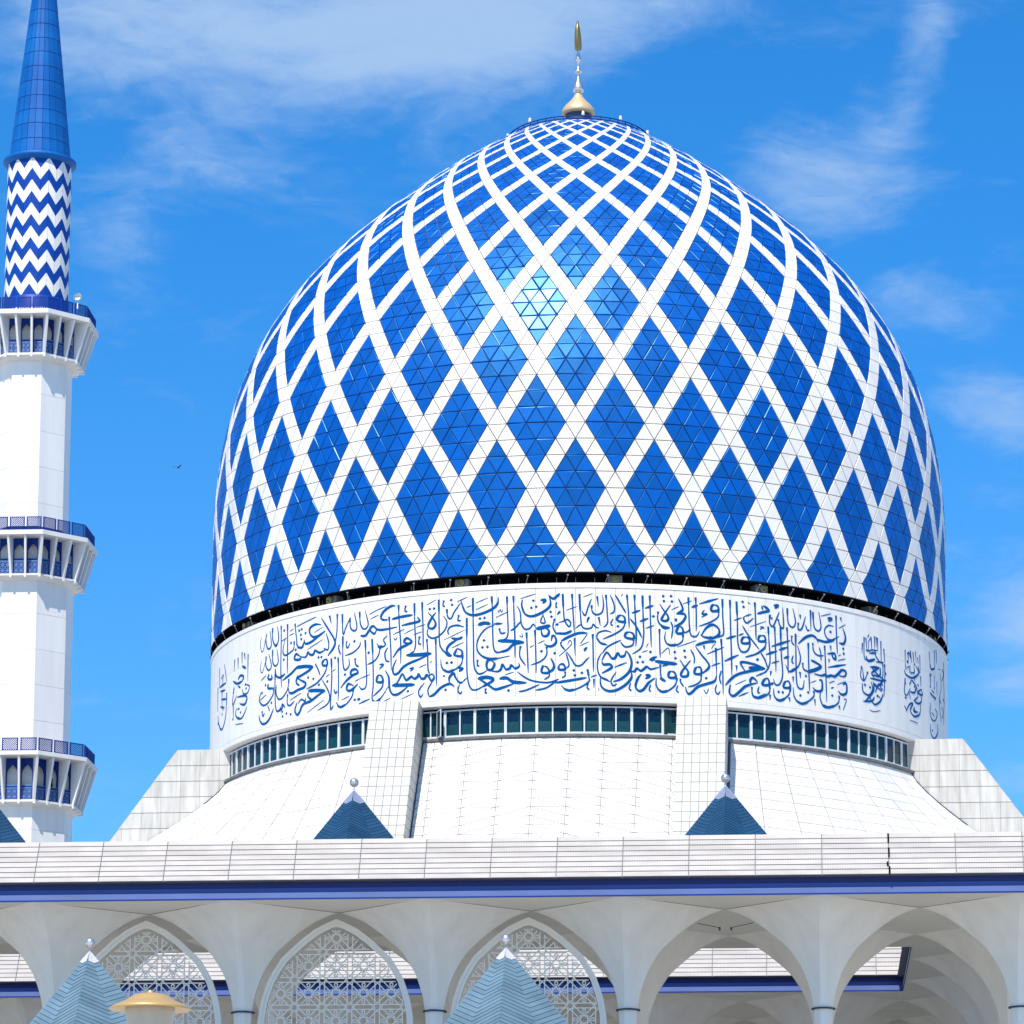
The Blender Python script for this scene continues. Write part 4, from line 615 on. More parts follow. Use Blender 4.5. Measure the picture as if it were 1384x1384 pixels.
def balcony(ztop, zsb, zlat, zrt, zrb, Rs, Rr, Rshaft, zrail, label):
    m = MB(); octring(m, [(Rs - .5, zsb - .05), (Rs, zsb), (Rs, ztop), (Rs - .3, ztop + .02), (2.0, ztop + .02)]); octring(m, [(Rs - .5, zsb - .05), (2.0, zsb - .06)])
    b = m.build('balcony', MT['trim'], mina, label=label)
    m = MB(); octring(m, [(Rshaft, zrb - .28), (Rr - .12, zrb), (Rr, zrb + .02), (Rr, zrt), (Rr - .45, zrt)]); m.build('bottom_ring', MT['trim'], b)
    Rw = Rr - .22
    m = MB(); octring(m, [(Rshaft - .1, zrt - .2), (Rshaft - .1, zsb)]); m.build('inner_wall', MT['shaft'], b)
    for k in range(8):
        A, B_ = Vector(O(1, k, GZ)), Vector(O(1, k + 1, GZ)); e = (B_ - A).normalized(); nrm = (A + B_).normalized()
        for j in range(3):
            t = j / 3; dirv = (A + (B_ - A) * t)
            inn = dirv * (Rr - .42); lo_o = dirv * (Rr + .04); up_o = dirv * (Rs - .12); tn = e if j else Vector((-A.y, A.x, 0)).normalized()
            m = MB(); th = .09 if j else .1
            pr = [Vector((inn.x, inn.y, zrb - .12 - GZ)), Vector((lo_o.x, lo_o.y, zrb - .12 - GZ)), Vector((lo_o.x, lo_o.y, zrt - GZ)), Vector((up_o.x, up_o.y, zsb - .03 - GZ)), Vector((inn.x, inn.y, zsb - .03 - GZ))]
            vs = [p + tn * th for p in pr] + [p - tn * th for p in pr]
            m.add(vs, [(0, 1, 2, 3, 4), (9, 8, 7, 6, 5)] + [(i, (i + 1) % 5, 5 + (i + 1) % 5, 5 + i) for i in range(5)]); m.build('bracket_fin', MT['shaft'], b)
            # blue arched panel of this bay
            p0 = (A + (B_ - A) * t) * Rw; p1 = (A + (B_ - A) * (t + 1 / 3)) * Rw; W_ = (p1 - p0).length; H = zsb - .08 - zrt; base = Vector((p0.x, p0.y, zrt - GZ)); m = MB()
            sp, apx, jb = H * .66, H * .86, W_ * .14; n_ = 10
            def V(x, z, d=0): return base + e * x + Vector((0, 0, z)) + nrm * d
            m.quad(V(0, 0), V(jb, 0), V(jb, H), V(0, H)); m.quad(V(W_ - jb, 0), V(W_, 0), V(W_, H), V(W_ - jb, H))
            ar = [(jb + (W_ - 2 * jb) * i / n_, sp + (apx - sp) * (1 - abs(2 * i / n_ - 1)) ** .55) for i in range(n_ + 1)]
            for (xa, za), (xb, zb) in zip(ar, ar[1:]):
                m.quad(V(xa, za), V(xb, zb), V(xb, H), V(xa, H)); m.quad(V(xa, za), V(xb, zb), V(xb, zb, -.22), V(xa, za, -.22))
            m.quad(V(jb, 0), V(jb, sp), V(jb, sp, -.22), V(jb, 0, -.22)); m.quad(V(W_ - jb, 0), V(W_ - jb, sp), V(W_ - jb, sp, -.22), V(W_ - jb, 0, -.22))
            if 5 <= k <= 7 or k <= 2 or k == 3: m.build('arched_panel', MT['rail'], b)
            m = MB(); hl = zlat - zrt
            for za, zb in ((0, .08), (hl - .3, hl - .22), (hl - .08, hl)): m.bar(V(jb, (za + zb) / 2, -.05), V(W_ - jb, (za + zb) / 2, -.05), zb - za, .05, nrm)
            lattice_pat(m, V(jb, .08, -.06), e, W_ - 2 * jb, hl - .4, 2, 2, .05, .03, nrm)
            m.build('grille', MT['grille'], b)
            mm = MB(); mm.quad(V(jb, 0, -.16), V(W_ - jb, 0, -.16), V(W_ - jb, hl, -.16), V(jb, hl, -.16)); mm.build('grille_back', MT['mblue'], b)
            if j == 1 and k % 2 == 0:      # doorway in the shaft behind
                q0 = (A + (B_ - A) * .36) * (Rshaft + .02); q1 = (A + (B_ - A) * .60) * (Rshaft + .02); m = MB(); z_ = zrt - GZ
                m.add([(q0.x, q0.y, z_), (q1.x, q1.y, z_), (q1.x, q1.y, z_ + H * .6), ((q0.x + q1.x) / 2, (q0.y + q1.y) / 2, z_ + H * .74), (q0.x, q0.y, z_ + H * .6)], [(0, 1, 2, 3, 4)]); m.build('doorway', MT['dark'], b)
        # railing on the slab
        Rq = Rs - .28
        for j in range(3):
            p0 = (A + (B_ - A) * (j / 3 + .03)) * Rq; p1 = (A + (B_ - A) * (j / 3 + .303)) * Rq; m = MB(); z0_ = ztop + .03 - GZ; z1_ = zrail - GZ
            a_, c_ = Vector((p0.x, p0.y, z0_ + .05)), Vector((p1.x, p1.y, z0_ + .05)); up = Vector((0, 0, z1_ - z0_ - .05))
            for u, v in ((a_, c_), (a_ + up, c_ + up)): m.bar(u, v, .07, .06, nrm)
            for u in (a_, c_): m.bar(u - Vector((0, 0, .06)), u + up * 1.04, .09, .08, nrm)
            Wd = (c_ - a_).length; nn = 7
            for i in range(-nn, nn + 1):
                for s in (1, -1):
                    x0_, x1_ = i / nn * Wd * 1.0, i / nn * Wd + up.z; t0, t1 = 0.0, 1.0
                    if x0_ < 0: t0 = -x0_ / up.z
                    if x1_ > Wd: t1 = (Wd - x0_) / up.z
                    if t1 - t0 > .05:
                        f = lambda t_: a_ + e * ((x0_ + up.z * t_) if s > 0 else Wd - (x0_ + up.z * t_)) + up * t_
                        m.bar(f(t0), f(t1), .042, .02, nrm)
            m.build('railing', MT['rail'], b)
balcony(92.22, 91.83, 89.97, 88.72, 88.52, 5.45, 4.28, 3.25, 93.28, 'uppermost balcony with solid looking blue railing')
balcony(73.08, 72.71, 70.99, 69.61, 69.44, 5.80, 4.72, 3.84, 74.22, 'middle balcony')
balcony(54.42, 54.08, 51.81, 50.55, 50.35, 6.25, 5.05, 4.22, 55.50, 'lowest balcony')
# blue and white zigzag cylinder
NP = 12; Rc = 2.72
m = MB(); m.lathe([(Rc - .05, 92.2 - GZ), (Rc - .05, 107 - GZ)], 48); m.build('zigzag_core', MT['mblue'], mina)
per, amp, thk = 2.05, 1.02, 1.06
def zz(k, half, ztop_at, h, mt, nm, ph):
    """two slanted tiles per tooth"""
    m = MB(); vs = []; n = 3
    for i in range(n + 1):
        a = pi / NP * (i / n); f = i / n; z = ztop_at - amp * (f if half == 0 else 1 - f)
        vs += [P3(Rc, a + .003 * (1 if i == 0 else -1 if i == n else 0), min(z, 106.9) - .012 - GZ), P3(Rc, a + .003 * (1 if i == 0 else -1 if i == n else 0), min(z, 106.9) - h + .012 - GZ)]
    m.add(vs, [(2 * i, 2 * i + 1, 2 * i + 3, 2 * i + 2) for i in range(n)], True); return m.mesh(nm, mt)
for b_ in range(6):
    zt = 106.46 - per * b_
    for half in (0, 1):
        wm = zz(0, half, zt, thk, MT['shaft'], 'white_tile', 0); bm = zz(0, half, zt - thk, per - thk, MT['mblue'], 'blue_tile', 0)
        for k in range(NP):
            a = 2 * pi / NP * k + (0 if half == 0 else pi / NP) - rad(1.5)
            inst('white_tile', wm, mina, rz=a); inst('blue_tile', bm, mina, rz=a)
m = MB(); m.lathe([(Rc, 106.3 - GZ), (3.0, 106.5 - GZ), (3.1, 106.62 - GZ), (3.1, 106.84 - GZ), (2.7, 106.95 - GZ)], 48); m.build('cone_lip', MT['cone'], mina)
m = MB(); m.lathe([(2.76, 92.2 - GZ), (2.76, 94.2 - GZ), (2.7, 94.25 - GZ)], 48); m.build('cylinder_base', MT['mblue'], mina)
cz = [106.9, 108.2, 109.6, 110.9, 112.2, 113.6, 114.95, 116.3, 117.6, 118.95, 120.3, 121.6, 122.9, 124.2, 125.5, 126.9, 128.3, 129.7]
cr_ = lambda z: 2.62 - (z - 107) * (2.62 - 1.07) / (121.6 - 107)
rest_ = MB()
for j in range(len(cz) - 1):
    mb = MB(); za, zb = cz[j], cz[j + 1]; da = 2 * pi / 24
    P = [P3(cr_(za), .006, za + .02 - GZ), P3(cr_(za), da - .006, za + .02 - GZ), P3(cr_(zb), da - .006, zb - .02 - GZ), P3(cr_(zb), .006, zb - .02 - GZ)]
    mb.slab(P, P3(1, da / 2, .1), .02, 0, .008)
    if j < 12:
        me = mb.mesh('cone_panel', MT['cone'])
        for k in range(24): inst('cone_panel', me, mina, rz=k * da)
    else:
        for k in range(24):
            rest_.add([tuple(Matrix.Rotation(k * da, 3, 'Z') @ Vector(v)) for v in mb.v], mb.f)
rest_.build('cone_tip_panel', MT['cone'], mina, kind='stuff')
m = MB(); m.lathe([(cr_(z) - .02, z - GZ) for z in (106.9, 121.6, 129.7)] + [(.05, 131.5 - GZ)], 48); m.build('cone_core', MT['rail'], mina)
m = MB(); m.lathe([(.3, 0), (.36, .25), (.1, .3)], 12); m.v = [(x, z * .6 - .2, y + .4) for x, y, z in m.v]; m.bar((0, 0, -.6), (0, 0, .4), .1, .1)
m.v = [(x + 4.15, y - 2.9, z + 93.4 - GZ) for x, y, z in m.v]; m.build('small_dish', MT['trim'], mina)

# ================================================================ ARCADES
J = 2.66; CX = lambda k: .19 + 3 * J * k
HW = [(0, 0), (.12, .30), (.26, .62), (.42, .95), (.8, 1.5), (1.04, 1.79), (1.6, 2.44), (2.08, 2.77), (2.53, 3.04), (2.98, 3.21), (3.45, 3.36), (4.05, 3.47), (4.6, 3.51), (5.2, 3.52)]
ZC = 21.06
def colmesh():
    m = MB(); z0 = 0; hwid = 3 * J / 2; lv = []
    ys = [3.99 - .0]
    fine = []
    for (d0, h0), (d1, h1) in zip(HW, HW[1:]):
        for i in range(3): fine.append((d0 + (d1 - d0) * i / 3, h0 + (h1 - h0) * i / 3))
    # smooth once
    fine.append(HW[-1]); sm = fine[:4] + [((fine[i - 1][0] + 2 * fine[i][0] + fine[i + 1][0]) / 4, (fine[i - 1][1] + 2 * fine[i][1] + fine[i + 1][1]) / 4) for i in range(4, len(fine) - 1)] + [fine[-1]]
    lv = [(ZC - d - PZ, hwid - h) for d, h in sm] + [(0.0, hwid - 3.52)]
    for q in range(4):
        rot = Matrix.Rotation(q * pi / 2, 3, 'Z')
        def pt(c, which, z):
            ch = .13 if c < 3.6 else .13 * (hwid - c) / (hwid - 3.6)
            # corner toward -y (with chamfer) and corner toward +x
            if which == 0: return rot @ Vector((-ch, -c + ch, z))
            if which == 1: return rot @ Vector((ch, -c + ch, z))
            if which == 2: return rot @ Vector((c - ch, -ch, z))
        for w0, w1 in ((0, 1), (1, 2)):
            vs = []
            for z, c in lv: vs += [pt(c, w0, z), pt(c, w1, z)]
            m.add(vs, [(2 * i, 2 * i + 2, 2 * i + 3, 2 * i + 1) for i in range(len(lv) - 1)], True)
    return m.mesh('column', MT['plaster'])
CM = colmesh()
m = MB(); c = .49
pts = [(-.13, -c), (.13, -c), (c, -.13), (c, .13), (.13, c), (-.13, c), (-c, .13), (-c, -.13)]
zc = 16.92 - PZ; vs = [(x, y, zc - .035) for x, y in pts] + [(x, y, zc + .035) for x, y in pts]
m.add(vs, [(i, (i + 1) % 8, 8 + (i + 1) % 8, 8 + i) for i in range(8)] + [tuple(range(8))[::-1], tuple(range(8, 16))]); CB = m.mesh('collar_band', MT['collar'])
def columns(root, spots):
    for x, y in spots:
        o = inst('column', CM, root, (x, -y, 0)); inst('collar_band', CB, o)
def fascia(root, p0, p1, outv, j0, j1, xj):
    """tiled parapet + painted band between joint coordinates, running along local unit vector from p0"""
    d = Vector((p1[0] - p0[0], p1[1] - p0[1], 0)).normalized(); o = Vector((outv[0], outv[1], 0))
    z0, z1 = 21.79 - PZ, 23.62 - PZ; ov = .26; back = 1.0; nr = 8; h = (z1 - z0) / nr
    nrm = (o * 1.83 + Vector((0, 0, back))).normalized(); base = Vector((p0[0], p0[1], 0)); L_ = (Vector((p1[0], p1[1], 0)) - base).length
    shared = {}
    for (a, b) in xj:
        for r in range(nr):
            fa, fb = r / nr, (r + 1) / nr; w_ = b - a; key = (r, round(w_, 3), random.randrange(2))
            if key not in shared:
                q = [d * 0 + o * (ov - back * fa) + Vector((0, 0, z0 + (z1 - z0) * fa)), d * w_ + o * (ov - back * fa) + Vector((0, 0, z0 + (z1 - z0) * fa)), d * w_ + o * (ov - back * fb) + Vector((0, 0, z0 + (z1 - z0) * fb)), o * (ov - back * fb) + Vector((0, 0, z0 + (z1 - z0) * fb))]
                mm = MB(); mm.slab([tuple(v) for v in q], nrm, .03 + random.uniform(-.006, .004), .014, .006); shared[key] = mm.mesh('fascia_tile', MT['fascia'])
            inst('fascia_tile', shared[key], root, base + d * a)
    m = MB(); q = lambda t, off, z: base + d * t + o * off + Vector((0, 0, z))
    prof_ = [(-.31, 21.79 - PZ), (ov - .02, 21.785 - PZ), (ov - .02 - back, z1 - .02), (ov - 1.6, z1 - .02)]
    for (o1, za), (o2, zb) in zip(prof_, prof_[1:]): m.quad(q(0, o1, za), q(L_, o1, za), q(L_, o2, zb), q(0, o2, zb))
    m.build('parapet', MT['joint'], root)
    m = MB(); m.quad(q(0, -.3, 21.38 - PZ), q(L_, -.3, 21.38 - PZ), q(L_, -.3, 21.785 - PZ), q(0, -.3, 21.785 - PZ)); m.build('shade_toned_band', MT['navy'], root)  # recess of the blue band, its shade mostly carried by the navy colour
    m = MB(); m.quad(q(0, -.14, 21.335 - PZ), q(L_, -.14, 21.335 - PZ), q(L_, -.14, 21.53 - PZ), q(0, -.14, 21.53 - PZ)); m.quad(q(0, -.14, 21.53 - PZ), q(L_, -.14, 21.53 - PZ), q(L_, -.31, 21.54 - PZ), q(0, -.31, 21.54 - PZ)); m.build('painted_step', MT['midblue'], root)
    m = MB(); m.quad(q(0, 0, 21.10 - PZ), q(L_, 0, 21.10 - PZ), q(L_, -.04, 21.33 - PZ), q(0, -.04, 21.33 - PZ)); m.quad(q(0, -.04, 21.33 - PZ), q(L_, -.04, 21.33 - PZ), q(L_, -.15, 21.34 - PZ), q(0, -.15, 21.34 - PZ)); m.build('painted_strip', MT['strip'], root)
    m = MB()
    for u, v, s, t in ((0, .035, 21.04, 21.10),):
        m.quad(q(0, v, s - PZ), q(L_, v, s - PZ), q(L_, v, t - PZ), q(0, v, t - PZ)); m.quad(q(0, 0, s - PZ), q(L_, 0, s - PZ), q(L_, v, s - PZ), q(0, v, s - PZ)); m.quad(q(0, 0, t - PZ), q(L_, 0, t - PZ), q(L_, v, t - PZ), q(0, v, t - PZ))
    m.build('drip_edge', MT['rail'], root)
def plate(root, x0, x1, y0, y1, name='ceiling'):
    m = MB(); m.box(x0, x1, -y1 + .06, -y0, ZC - PZ, ZC + .03 - PZ); m.build(name, MT['soffit'], root)
    m = MB(); m.box(x0 + .9, x1 - .9, -y1 + .9, -y0 - .9, ZC + .31 - PZ, 23.4 - PZ); m.build('roof_slab', MT['pave'], root)
XL, XR = CX(-6) - 1.5 * J, CX(5) + 1.5 * J
front = thing('front_arcade', 'front white arcade with flaring columns, lattice screens and ribbed tile parapet', 'arcade', (X0, D0, PZ), BG)
def joints(x0, x1):
    o = []; k = math.floor((x0 - .19) / J); 
    while .19 + J * k < x1: o.append((max(0, .19 + J * k - x0), min(x1 - x0, .19 + J * (k + 1) - x0))); k += 1
    return [(a, b) for a, b in o if b - a > .2]
fascia(front, (XL, -96), (XR, -96), (0, -1), 0, 0, joints(XL, XR))
plate(front, XL, XR, 80, 96 - .001)
columns(front, [(CX(k), y) for k in range(-6, 6) for y in (92, 84)])
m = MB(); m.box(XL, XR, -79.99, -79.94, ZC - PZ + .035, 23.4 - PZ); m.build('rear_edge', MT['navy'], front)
m = MB()
for k in range(-6, 6):
    for s in (-1, 1): m.bar((CX(k), -95.9, ZC - PZ - .004), (CX(k) + s * 1.5 * J, -92.05, ZC - PZ - .004), .045, .02, (0, 0, 1))
m.build('ceiling_groove', MT['joint'], front, kind='stuff')
for za, zb, dx in ((23.2, 23.6, 0), (22.55, 22.97, .01), (22.15, 22.35, -.05), (21.8, 22.14, .02)):
    m = MB(); f = lambda z: -96 - .26 + (z - 21.79) / 1.83
    x_ = .19 + 7 * J + dx; m.add([(x_ + sx * .035, f(z) - o_, z - PZ) for o_ in (0, .06) for sx, z in ((-1, za), (1, za), (1, zb), (-1, zb))], [(4, 5, 6, 7), (0, 1, 5, 4), (1, 2, 6, 5), (2, 3, 7, 6), (3, 0, 4, 7)]); m.build('joint_gap', MT['dark'], front)
for s in (-1, 1):
    m = MB(); m.bar((CX(1) + 1.5 * J + s * .28, -91.2, 20.42 - PZ), (CX(1) + 1.5 * J + s * 1.15, -91.6, 20.55 - PZ), .025, .025); m.box(CX(1) + 1.5 * J + s * .24 - .04, CX(1) + 1.5 * J + s * .24 + .04, -91.24, -91.16, 20.3 - PZ, 20.44 - PZ); m.build('conduit', MT['collar'], front, kind='stuff')
# lattice screens
def hwat(d):
    if d <= 0: return -1
    for (d0, h0), (d1, h1) in zip(HW, HW[1:]):
        if d <= d1: return h0 + (h1 - h0) * (d - d0) / (d1 - d0)
    return 3.52
def inside(x, z, mrg): return abs(x) < (hwat(ZC - .27 - mrg * 1.4 - z) * .925 - mrg) if z < ZC - .27 - mrg * 1.4 else False
ZLOW = 9.0
scr = MB(); ol = []
S = [(-hwat(d) * .925, ZC - .27 - d) for d in [ZC - .27 - ZLOW, 8, 6] + [x[0] for x in HW[::-1]] if d > 0 or d == 0]
S = [(min(0, x), z) for x, z in S]; S[-1] = (0, ZC - .27); full = S + [(-x, z) for x, z in S[::-1][1:]]
def ribbon(mb, path, o0, o1, y0, y1):
    def off(o):
        r = []
        for i, (x, z) in enumerate(path):
            x0, z0 = path[max(0, i - 1)]; x1, z1 = path[min(len(path) - 1, i + 1)]; dx, dz = x1 - x0, z1 - z0; l = sqrt(dx * dx + dz * dz) or 1
            nx, nz = dz / l, -dx / l; k = 1.0
            if abs(x) < 1e-6: k = 1.25; nx, nz = 0, -1
            r.append((x + nx * o * k, z + nz * o * k))
        return r
    A, B_ = off(o0), off(o1)
    for i in range(len(path) - 1):
        c = [(A[i][0], y0, A[i][1]), (A[i + 1][0], y0, A[i + 1][1]), (B_[i + 1][0], y0, B_[i + 1][1]), (B_[i][0], y0, B_[i][1])]
        e = [(p[0], y1, p[2]) for p in c]; mb.add(c + e, [(0, 1, 2, 3), (7, 6, 5, 4), (0, 4, 5, 1), (3, 2, 6, 7)])
ribbon(scr, full, 0, .13, -.14, .12); ribbon(scr, full, .131, .26, -.09, .1)
scr.v = [(x, y, z - PZ) for x, y, z in scr.v]; FR = scr.mesh('lattice_screen', MT['lattice'])
lat = MB(); Pp, wd_, wa_ = 1.15, .105, .10; zc0 = 20.0
def near_node(x, z):
    fx, fz = (x + Pp / 2) % Pp - Pp / 2, (z - zc0 + Pp / 2) % Pp - Pp / 2
    if fx * fx + fz * fz < .205 ** 2: return True
    gx, gz = x % Pp - Pp / 2, (z - zc0) % Pp - Pp / 2
    return gx * gx + gz * gz < .125 ** 2
def clipline(p, d, tmin, tmax, yo=0, bw=.044, nodes=True):
    t = tmin; on = None; st = .03
    while t <= tmax:
        x, z = p[0] + d[0] * t, p[1] + d[1] * t; ins = inside(x, z, .22) and z > ZLOW and not (nodes and near_node(x, z))
        if (not ins or t + st > tmax) and on is not None:
            if t - on > .05: lat.bar((p[0] + d[0] * on, yo, p[1] + d[1] * on - PZ), (p[0] + d[0] * t, yo, p[1] + d[1] * t - PZ), bw, .06)
            on = None
        elif ins and on is None: on = t
        t += st
for k in range(-5, 5):
    for s in (-wa_, wa_): clipline(((k + .5) * Pp + s, ZLOW), (0, 1), 0, 12)
for k in range(-11, 3):
    for s in (-wa_, wa_): clipline((-4, zc0 + (k + .5) * Pp + s), (1, 0), 0, 8, .005)
r2 = sqrt(.5); z4 = 4 % Pp
for k in range(-16, 8):
    for s in (-wd_, wd_):
        clipline((-4, zc0 + k * Pp + s * sqrt(2) - z4), (r2, r2), 0, 12, .010); clipline((4, zc0 + k * Pp + s * sqrt(2) - z4), (-r2, r2), 0, 12, .015)
def seg(a, c, yo): 
    l = sqrt((c[0] - a[0]) ** 2 + (c[1] - a[1]) ** 2)
    if l > .02: clipline(a, ((c[0] - a[0]) / l, (c[1] - a[1]) / l), 0, l + .001, yo, .05, False)
for i in range(-3, 4):
    for j in range(-10, 2):
        cx, cz_ = i * Pp, zc0 + j * Pp
        st_ = [((.235 if q % 2 == 0 else .135) * cos(q * pi / 8), (.235 if q % 2 == 0 else .135) * sin(q * pi / 8)) for q in range(16)]
        for q in range(16): seg((cx + st_[q][0], cz_ + st_[q][1]), (cx + st_[(q + 1) % 16][0], cz_ + st_[(q + 1) % 16][1]), .020 + .002 * (q % 2))
        for q in range(4):
            a = q * pi / 2; ux, uz = cos(a), sin(a); e0, e1 = .235, Pp / 2 - wa_
            for s in (-1, 1): seg((cx + ux * e0, cz_ + uz * e0), (cx + ux * (e0 + e1) / 2 - s * uz * .075, cz_ + uz * (e0 + e1) / 2 + s * ux * .075), .025); seg((cx + ux * (e0 + e1) / 2 - s * uz * .075, cz_ + uz * (e0 + e1) / 2 + s * ux * .075), (cx + ux * e1, cz_ + uz * e1), .027)
        oc = [(.135 * cos(pi / 8 + q * pi / 4), .135 * sin(pi / 8 + q * pi / 4)) for q in range(8)]
        for q in range(8): seg((cx + Pp / 2 + oc[q][0], cz_ + Pp / 2 + oc[q][1]), (cx + Pp / 2 + oc[(q + 1) % 8][0], cz_ + Pp / 2 + oc[(q + 1) % 8][1]), .020 + .002 * (q % 2))
LT = lat.mesh('lattice', MT['lattice'])
for k, lb in ((-2, 'lattice screen behind the gold lamp'), (-1, 'lattice screen in the middle of the three'), (0, 'lattice screen behind the right blue pyramid')):
    o = inst('lattice_screen', FR, front, (CX(k) + 1.5 * J - .12, -92.0, 0), label=lb); inst('lattice', LT, o, kind='stuff')

rear = thing('rear_arcade', 'second white arcade across the court seen through the front arches', 'arcade', (X0, D0, PZ), BG)
fascia(rear, (XL, -64), (20.08, -64), (0, -1), 0, 0, joints(XL, 20.08))
plate(rear, XL, XR, 46, 64 - .001)
columns(rear, [(CX(k), y) for k in range(-6, 6) for y in (60, 52)])
m = MB(); m.box(XL, XR, -46.5, -46, 0, 23 - PZ); m.build('back_wall', MT['plaster'], rear)
side = thing('side_arcade', 'white cross arcade joining the two arcades at the right of the court', 'arcade', (X0, D0, PZ), BG)
fascia(side, (20.1, -80), (20.1, -64), (-1, 0), 0, 0, [(J * k + .02, min(J * (k + 1), 16) - .02) for k in range(6)])
m = MB(); m.box(20.101, XR, -79.94, -64.01, ZC - PZ + .002, ZC + .3 - PZ); m.build('ceiling', MT['soffit'], side)
m = MB(); m.box(21, XR, -79.9, -64.1, ZC + .31 - PZ, 23.4 - PZ); m.build('roof_slab', MT['pave'], side)
columns(side, [(CX(k), y) for k in (3, 4, 5) for y in (76, 68)])

# ================================================================ STAR PYRAMID ROOFS
def pyramid(root, za, R, slope_h, mtile, n, mcap):
    """folded pyramid roof, apex at local z=za; ridges along x and y, courses falling from ridge to valley"""
    H = R * slope_h; ap = Vector((0, 0, za)); rid = [Vector((R * sin(q * pi / 2), -R * cos(q * pi / 2), -H)) for q in range(4)]
    val = [(rid[q] + rid[(q + 1) % 4]) * .5 * .94 for q in range(4)]; val = [Vector((v.x, v.y, -H * .97)) for v in val]
    cap_t = .16 if R < 4 else .072
    tb, cb, core = MB(), MB(), MB()
    for q in range(4):
        for rd, vl, sg in ((rid[q], val[q], 1), (rid[(q + 1) % 4], val[q], -1)):
            P = lambda t, s: ap + rd * t if s == 0 else ap + vl * min(t * 1.22, 1.22)
            n_ = (rd.cross(vl) * sg).normalized()
            if n_.z < 0: n_ = -n_
            for k in range(n):
                t0 = cap_t + (1 - cap_t) * k / n; t1 = cap_t + (1 - cap_t) * (k + 1) / n - .0022
                pts = [P(t0, 0), P(t0, 1), P(t1, 1), P(t1, 0)]; th = .03
                hi = [p + n_ * (th if i > 1 else th * .6) for i, p in enumerate(pts)]; lo = [p - n_ * .03 for p in pts]
                tb.add(lo + hi, [(4, 5, 6, 7)] + [(i, (i + 1) % 4, 4 + (i + 1) % 4, 4 + i) for i in range(4)])
            c = [ap + Vector((0, 0, .02)), P(cap_t, 0) + n_ * .045, P(cap_t, 1) + n_ * .045]; cb.tri(*c); cb.tri(c[0], P(cap_t - .0, 0) - n_ * .05, P(cap_t, 1) - n_ * .05)
            cb.quad(c[1], c[2], P(cap_t, 1) - n_ * .05, P(cap_t, 0) - n_ * .05)
            core.tri(ap - Vector((0, 0, .05)), P(1, 0) - n_ * .035, P(1, 1) - n_ * .035)
    tb.build('roof_tiling', mtile, root, kind='stuff'); cb.build('peak_cap', mcap, root); core.build('roof_core', mtile, root)
    m = MB(); m.lathe([(.05, za - .05), (.02, za + .05), (.02, za + .15)], 10); m.build('stem', MT['chrome'], root)
    m = MB(); r = .2; m.lathe([(max(.001, r * sin(pi * i / 16)), za + .31 - r * cos(pi * i / 16)) for i in range(17)], 24); m.build('ball', MT['chrome'], root)
gb = lambda x, y: (X0 + x * cos(BG) + y * sin(BG), D0 + x * sin(BG) - y * cos(BG))
for x, lb in ((-19.75, 'dark blue pyramid roof cut off by the left edge, beside the minaret'), (-3.78, 'dark blue pyramid roof with steel ball in front of the left tiled buttress'), (12.13, 'dark blue pyramid roof with steel ball in front of the right tiled buttress')):
    p = gb(x, 88); t = thing('pyramid_roof', lb, 'roof', (p[0], p[1], 23.4), BG, 'blue pyramid roofs on the front arcade')
    pyramid(t, 26.97 - 23.4, 2.9, 1.235, MT['pyrd'], 24, MT['slate'])
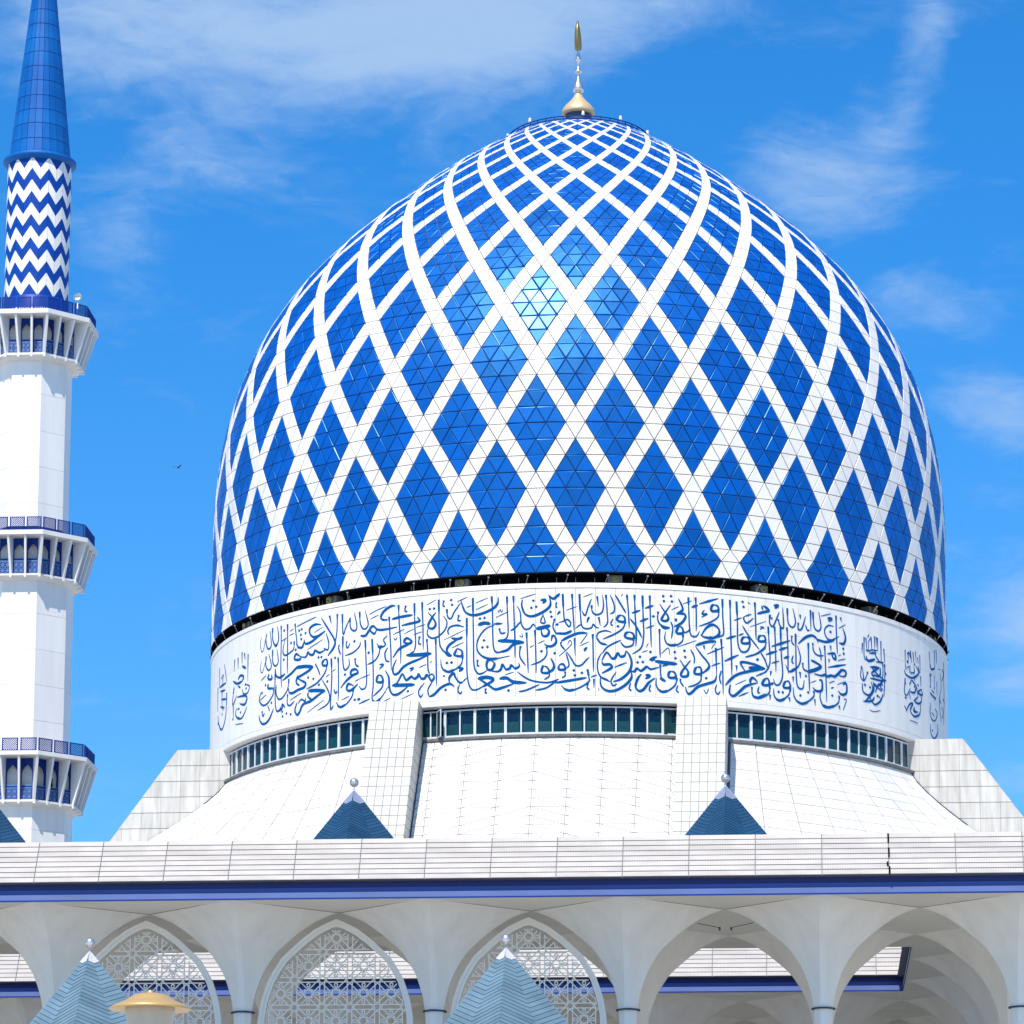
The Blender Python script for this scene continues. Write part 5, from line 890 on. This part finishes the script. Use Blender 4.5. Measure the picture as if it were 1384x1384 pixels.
for x, lb in ((-11.78, 'pale blue pyramid roofed pavilion behind the gold lamp'), (4.18, 'pale blue pyramid roofed pavilion in front of the right lattice screen')):
    p = gb(x, 104); t = thing('pavilion', lb, 'pavilion', (p[0], p[1], PZ), BG, 'pale blue roofed pavilions before the arcade')
    pyramid(t, 17.93 - PZ, 4.9, 1.235, MT['pyrl'], 38, MT['capw'])
    m = MB(); zb = 17.93 - 6.2 - PZ
    c8 = [(5.0 * sin(q * pi / 2), -5.0 * cos(q * pi / 2)) for q in range(4)]
    m.add([(x_, y_, z_) for z_ in (zb - .8, zb + .1) for x_, y_ in c8], [(0, 3, 2, 1), (4, 5, 6, 7)] + [(i, (i + 1) % 4, 4 + (i + 1) % 4, 4 + i) for i in range(4)]); m.build('eaves_slab', MT['trim'], t)
    m = MB(); m.lathe([(.35, 0), (.3, .4), (.3, zb - 1.2), (.6, zb - .8)], 16); me = m.mesh('column', MT['plaster'])
    for q in range(4): inst('column', me, t, (3.9 * sin(q * pi / 2), -3.9 * cos(q * pi / 2), 0))

# ================================================================ LAMP, BIRD
lp = thing('street_lamp', 'gold capped lamp with a frosted grey shade at the bottom left', 'lamp', (-2.46, 24.0, GZ))
LZ = lambda z: z - GZ
m = MB(); m.lathe([(.001, LZ(2.938)), (.012, LZ(2.935)), (.018, LZ(2.93)), (.016, LZ(2.922)), (.028, LZ(2.917)), (.07, LZ(2.912)), (.115, LZ(2.9)), (.15, LZ(2.878)), (.168, LZ(2.862)), (.2, LZ(2.85)), (.262, LZ(2.822)), (.279, LZ(2.806)), (.27, LZ(2.799)), (.2, LZ(2.807)), (.15, LZ(2.812)), (.02, LZ(2.812))], 48); m.build('cap', MT['brass'], lp)
m = MB(); m.lathe([(.168, LZ(2.81)), (.17, LZ(2.795)), (.165, LZ(2.76)), (.15, LZ(2.66)), (.13, LZ(2.5)), (.11, LZ(2.42)), (.02, LZ(2.4))], 40); m.build('shade', MT['globe'], lp)
m = MB(); m.lathe([(.13, LZ(2.42)), (.12, LZ(2.36)), (.045, LZ(2.3)), (.04, LZ(0)), (.05, .3), (.11, .2), (.13, 0)], 20); m.build('post', MT['collar'], lp)

BS = .6
b = MB(); b.lathe([(.001, -.16), (.045, -.08), (.055, 0), (.035, .1), (.001, .17)], 8); b.v = [(z, y * .8, x) for x, y, z in b.v]
for s in (1, -1): b.add([(.05, 0, .02), (-.07, 0, .02), (-.12, s * .3, .12), (.02, s * .32, .14), (-.16, s * .5, .04)], [(0, 1, 2, 3), (3, 2, 4)])
o = b.build('bird', MT['bird'], None); o.location = (-14.63, 150, 41.32); o.rotation_euler = (0, .1, .9); o.scale = (BS, BS, BS); o['label'] = 'small dark bird gliding between the minaret and the dome'; o['category'] = 'bird'
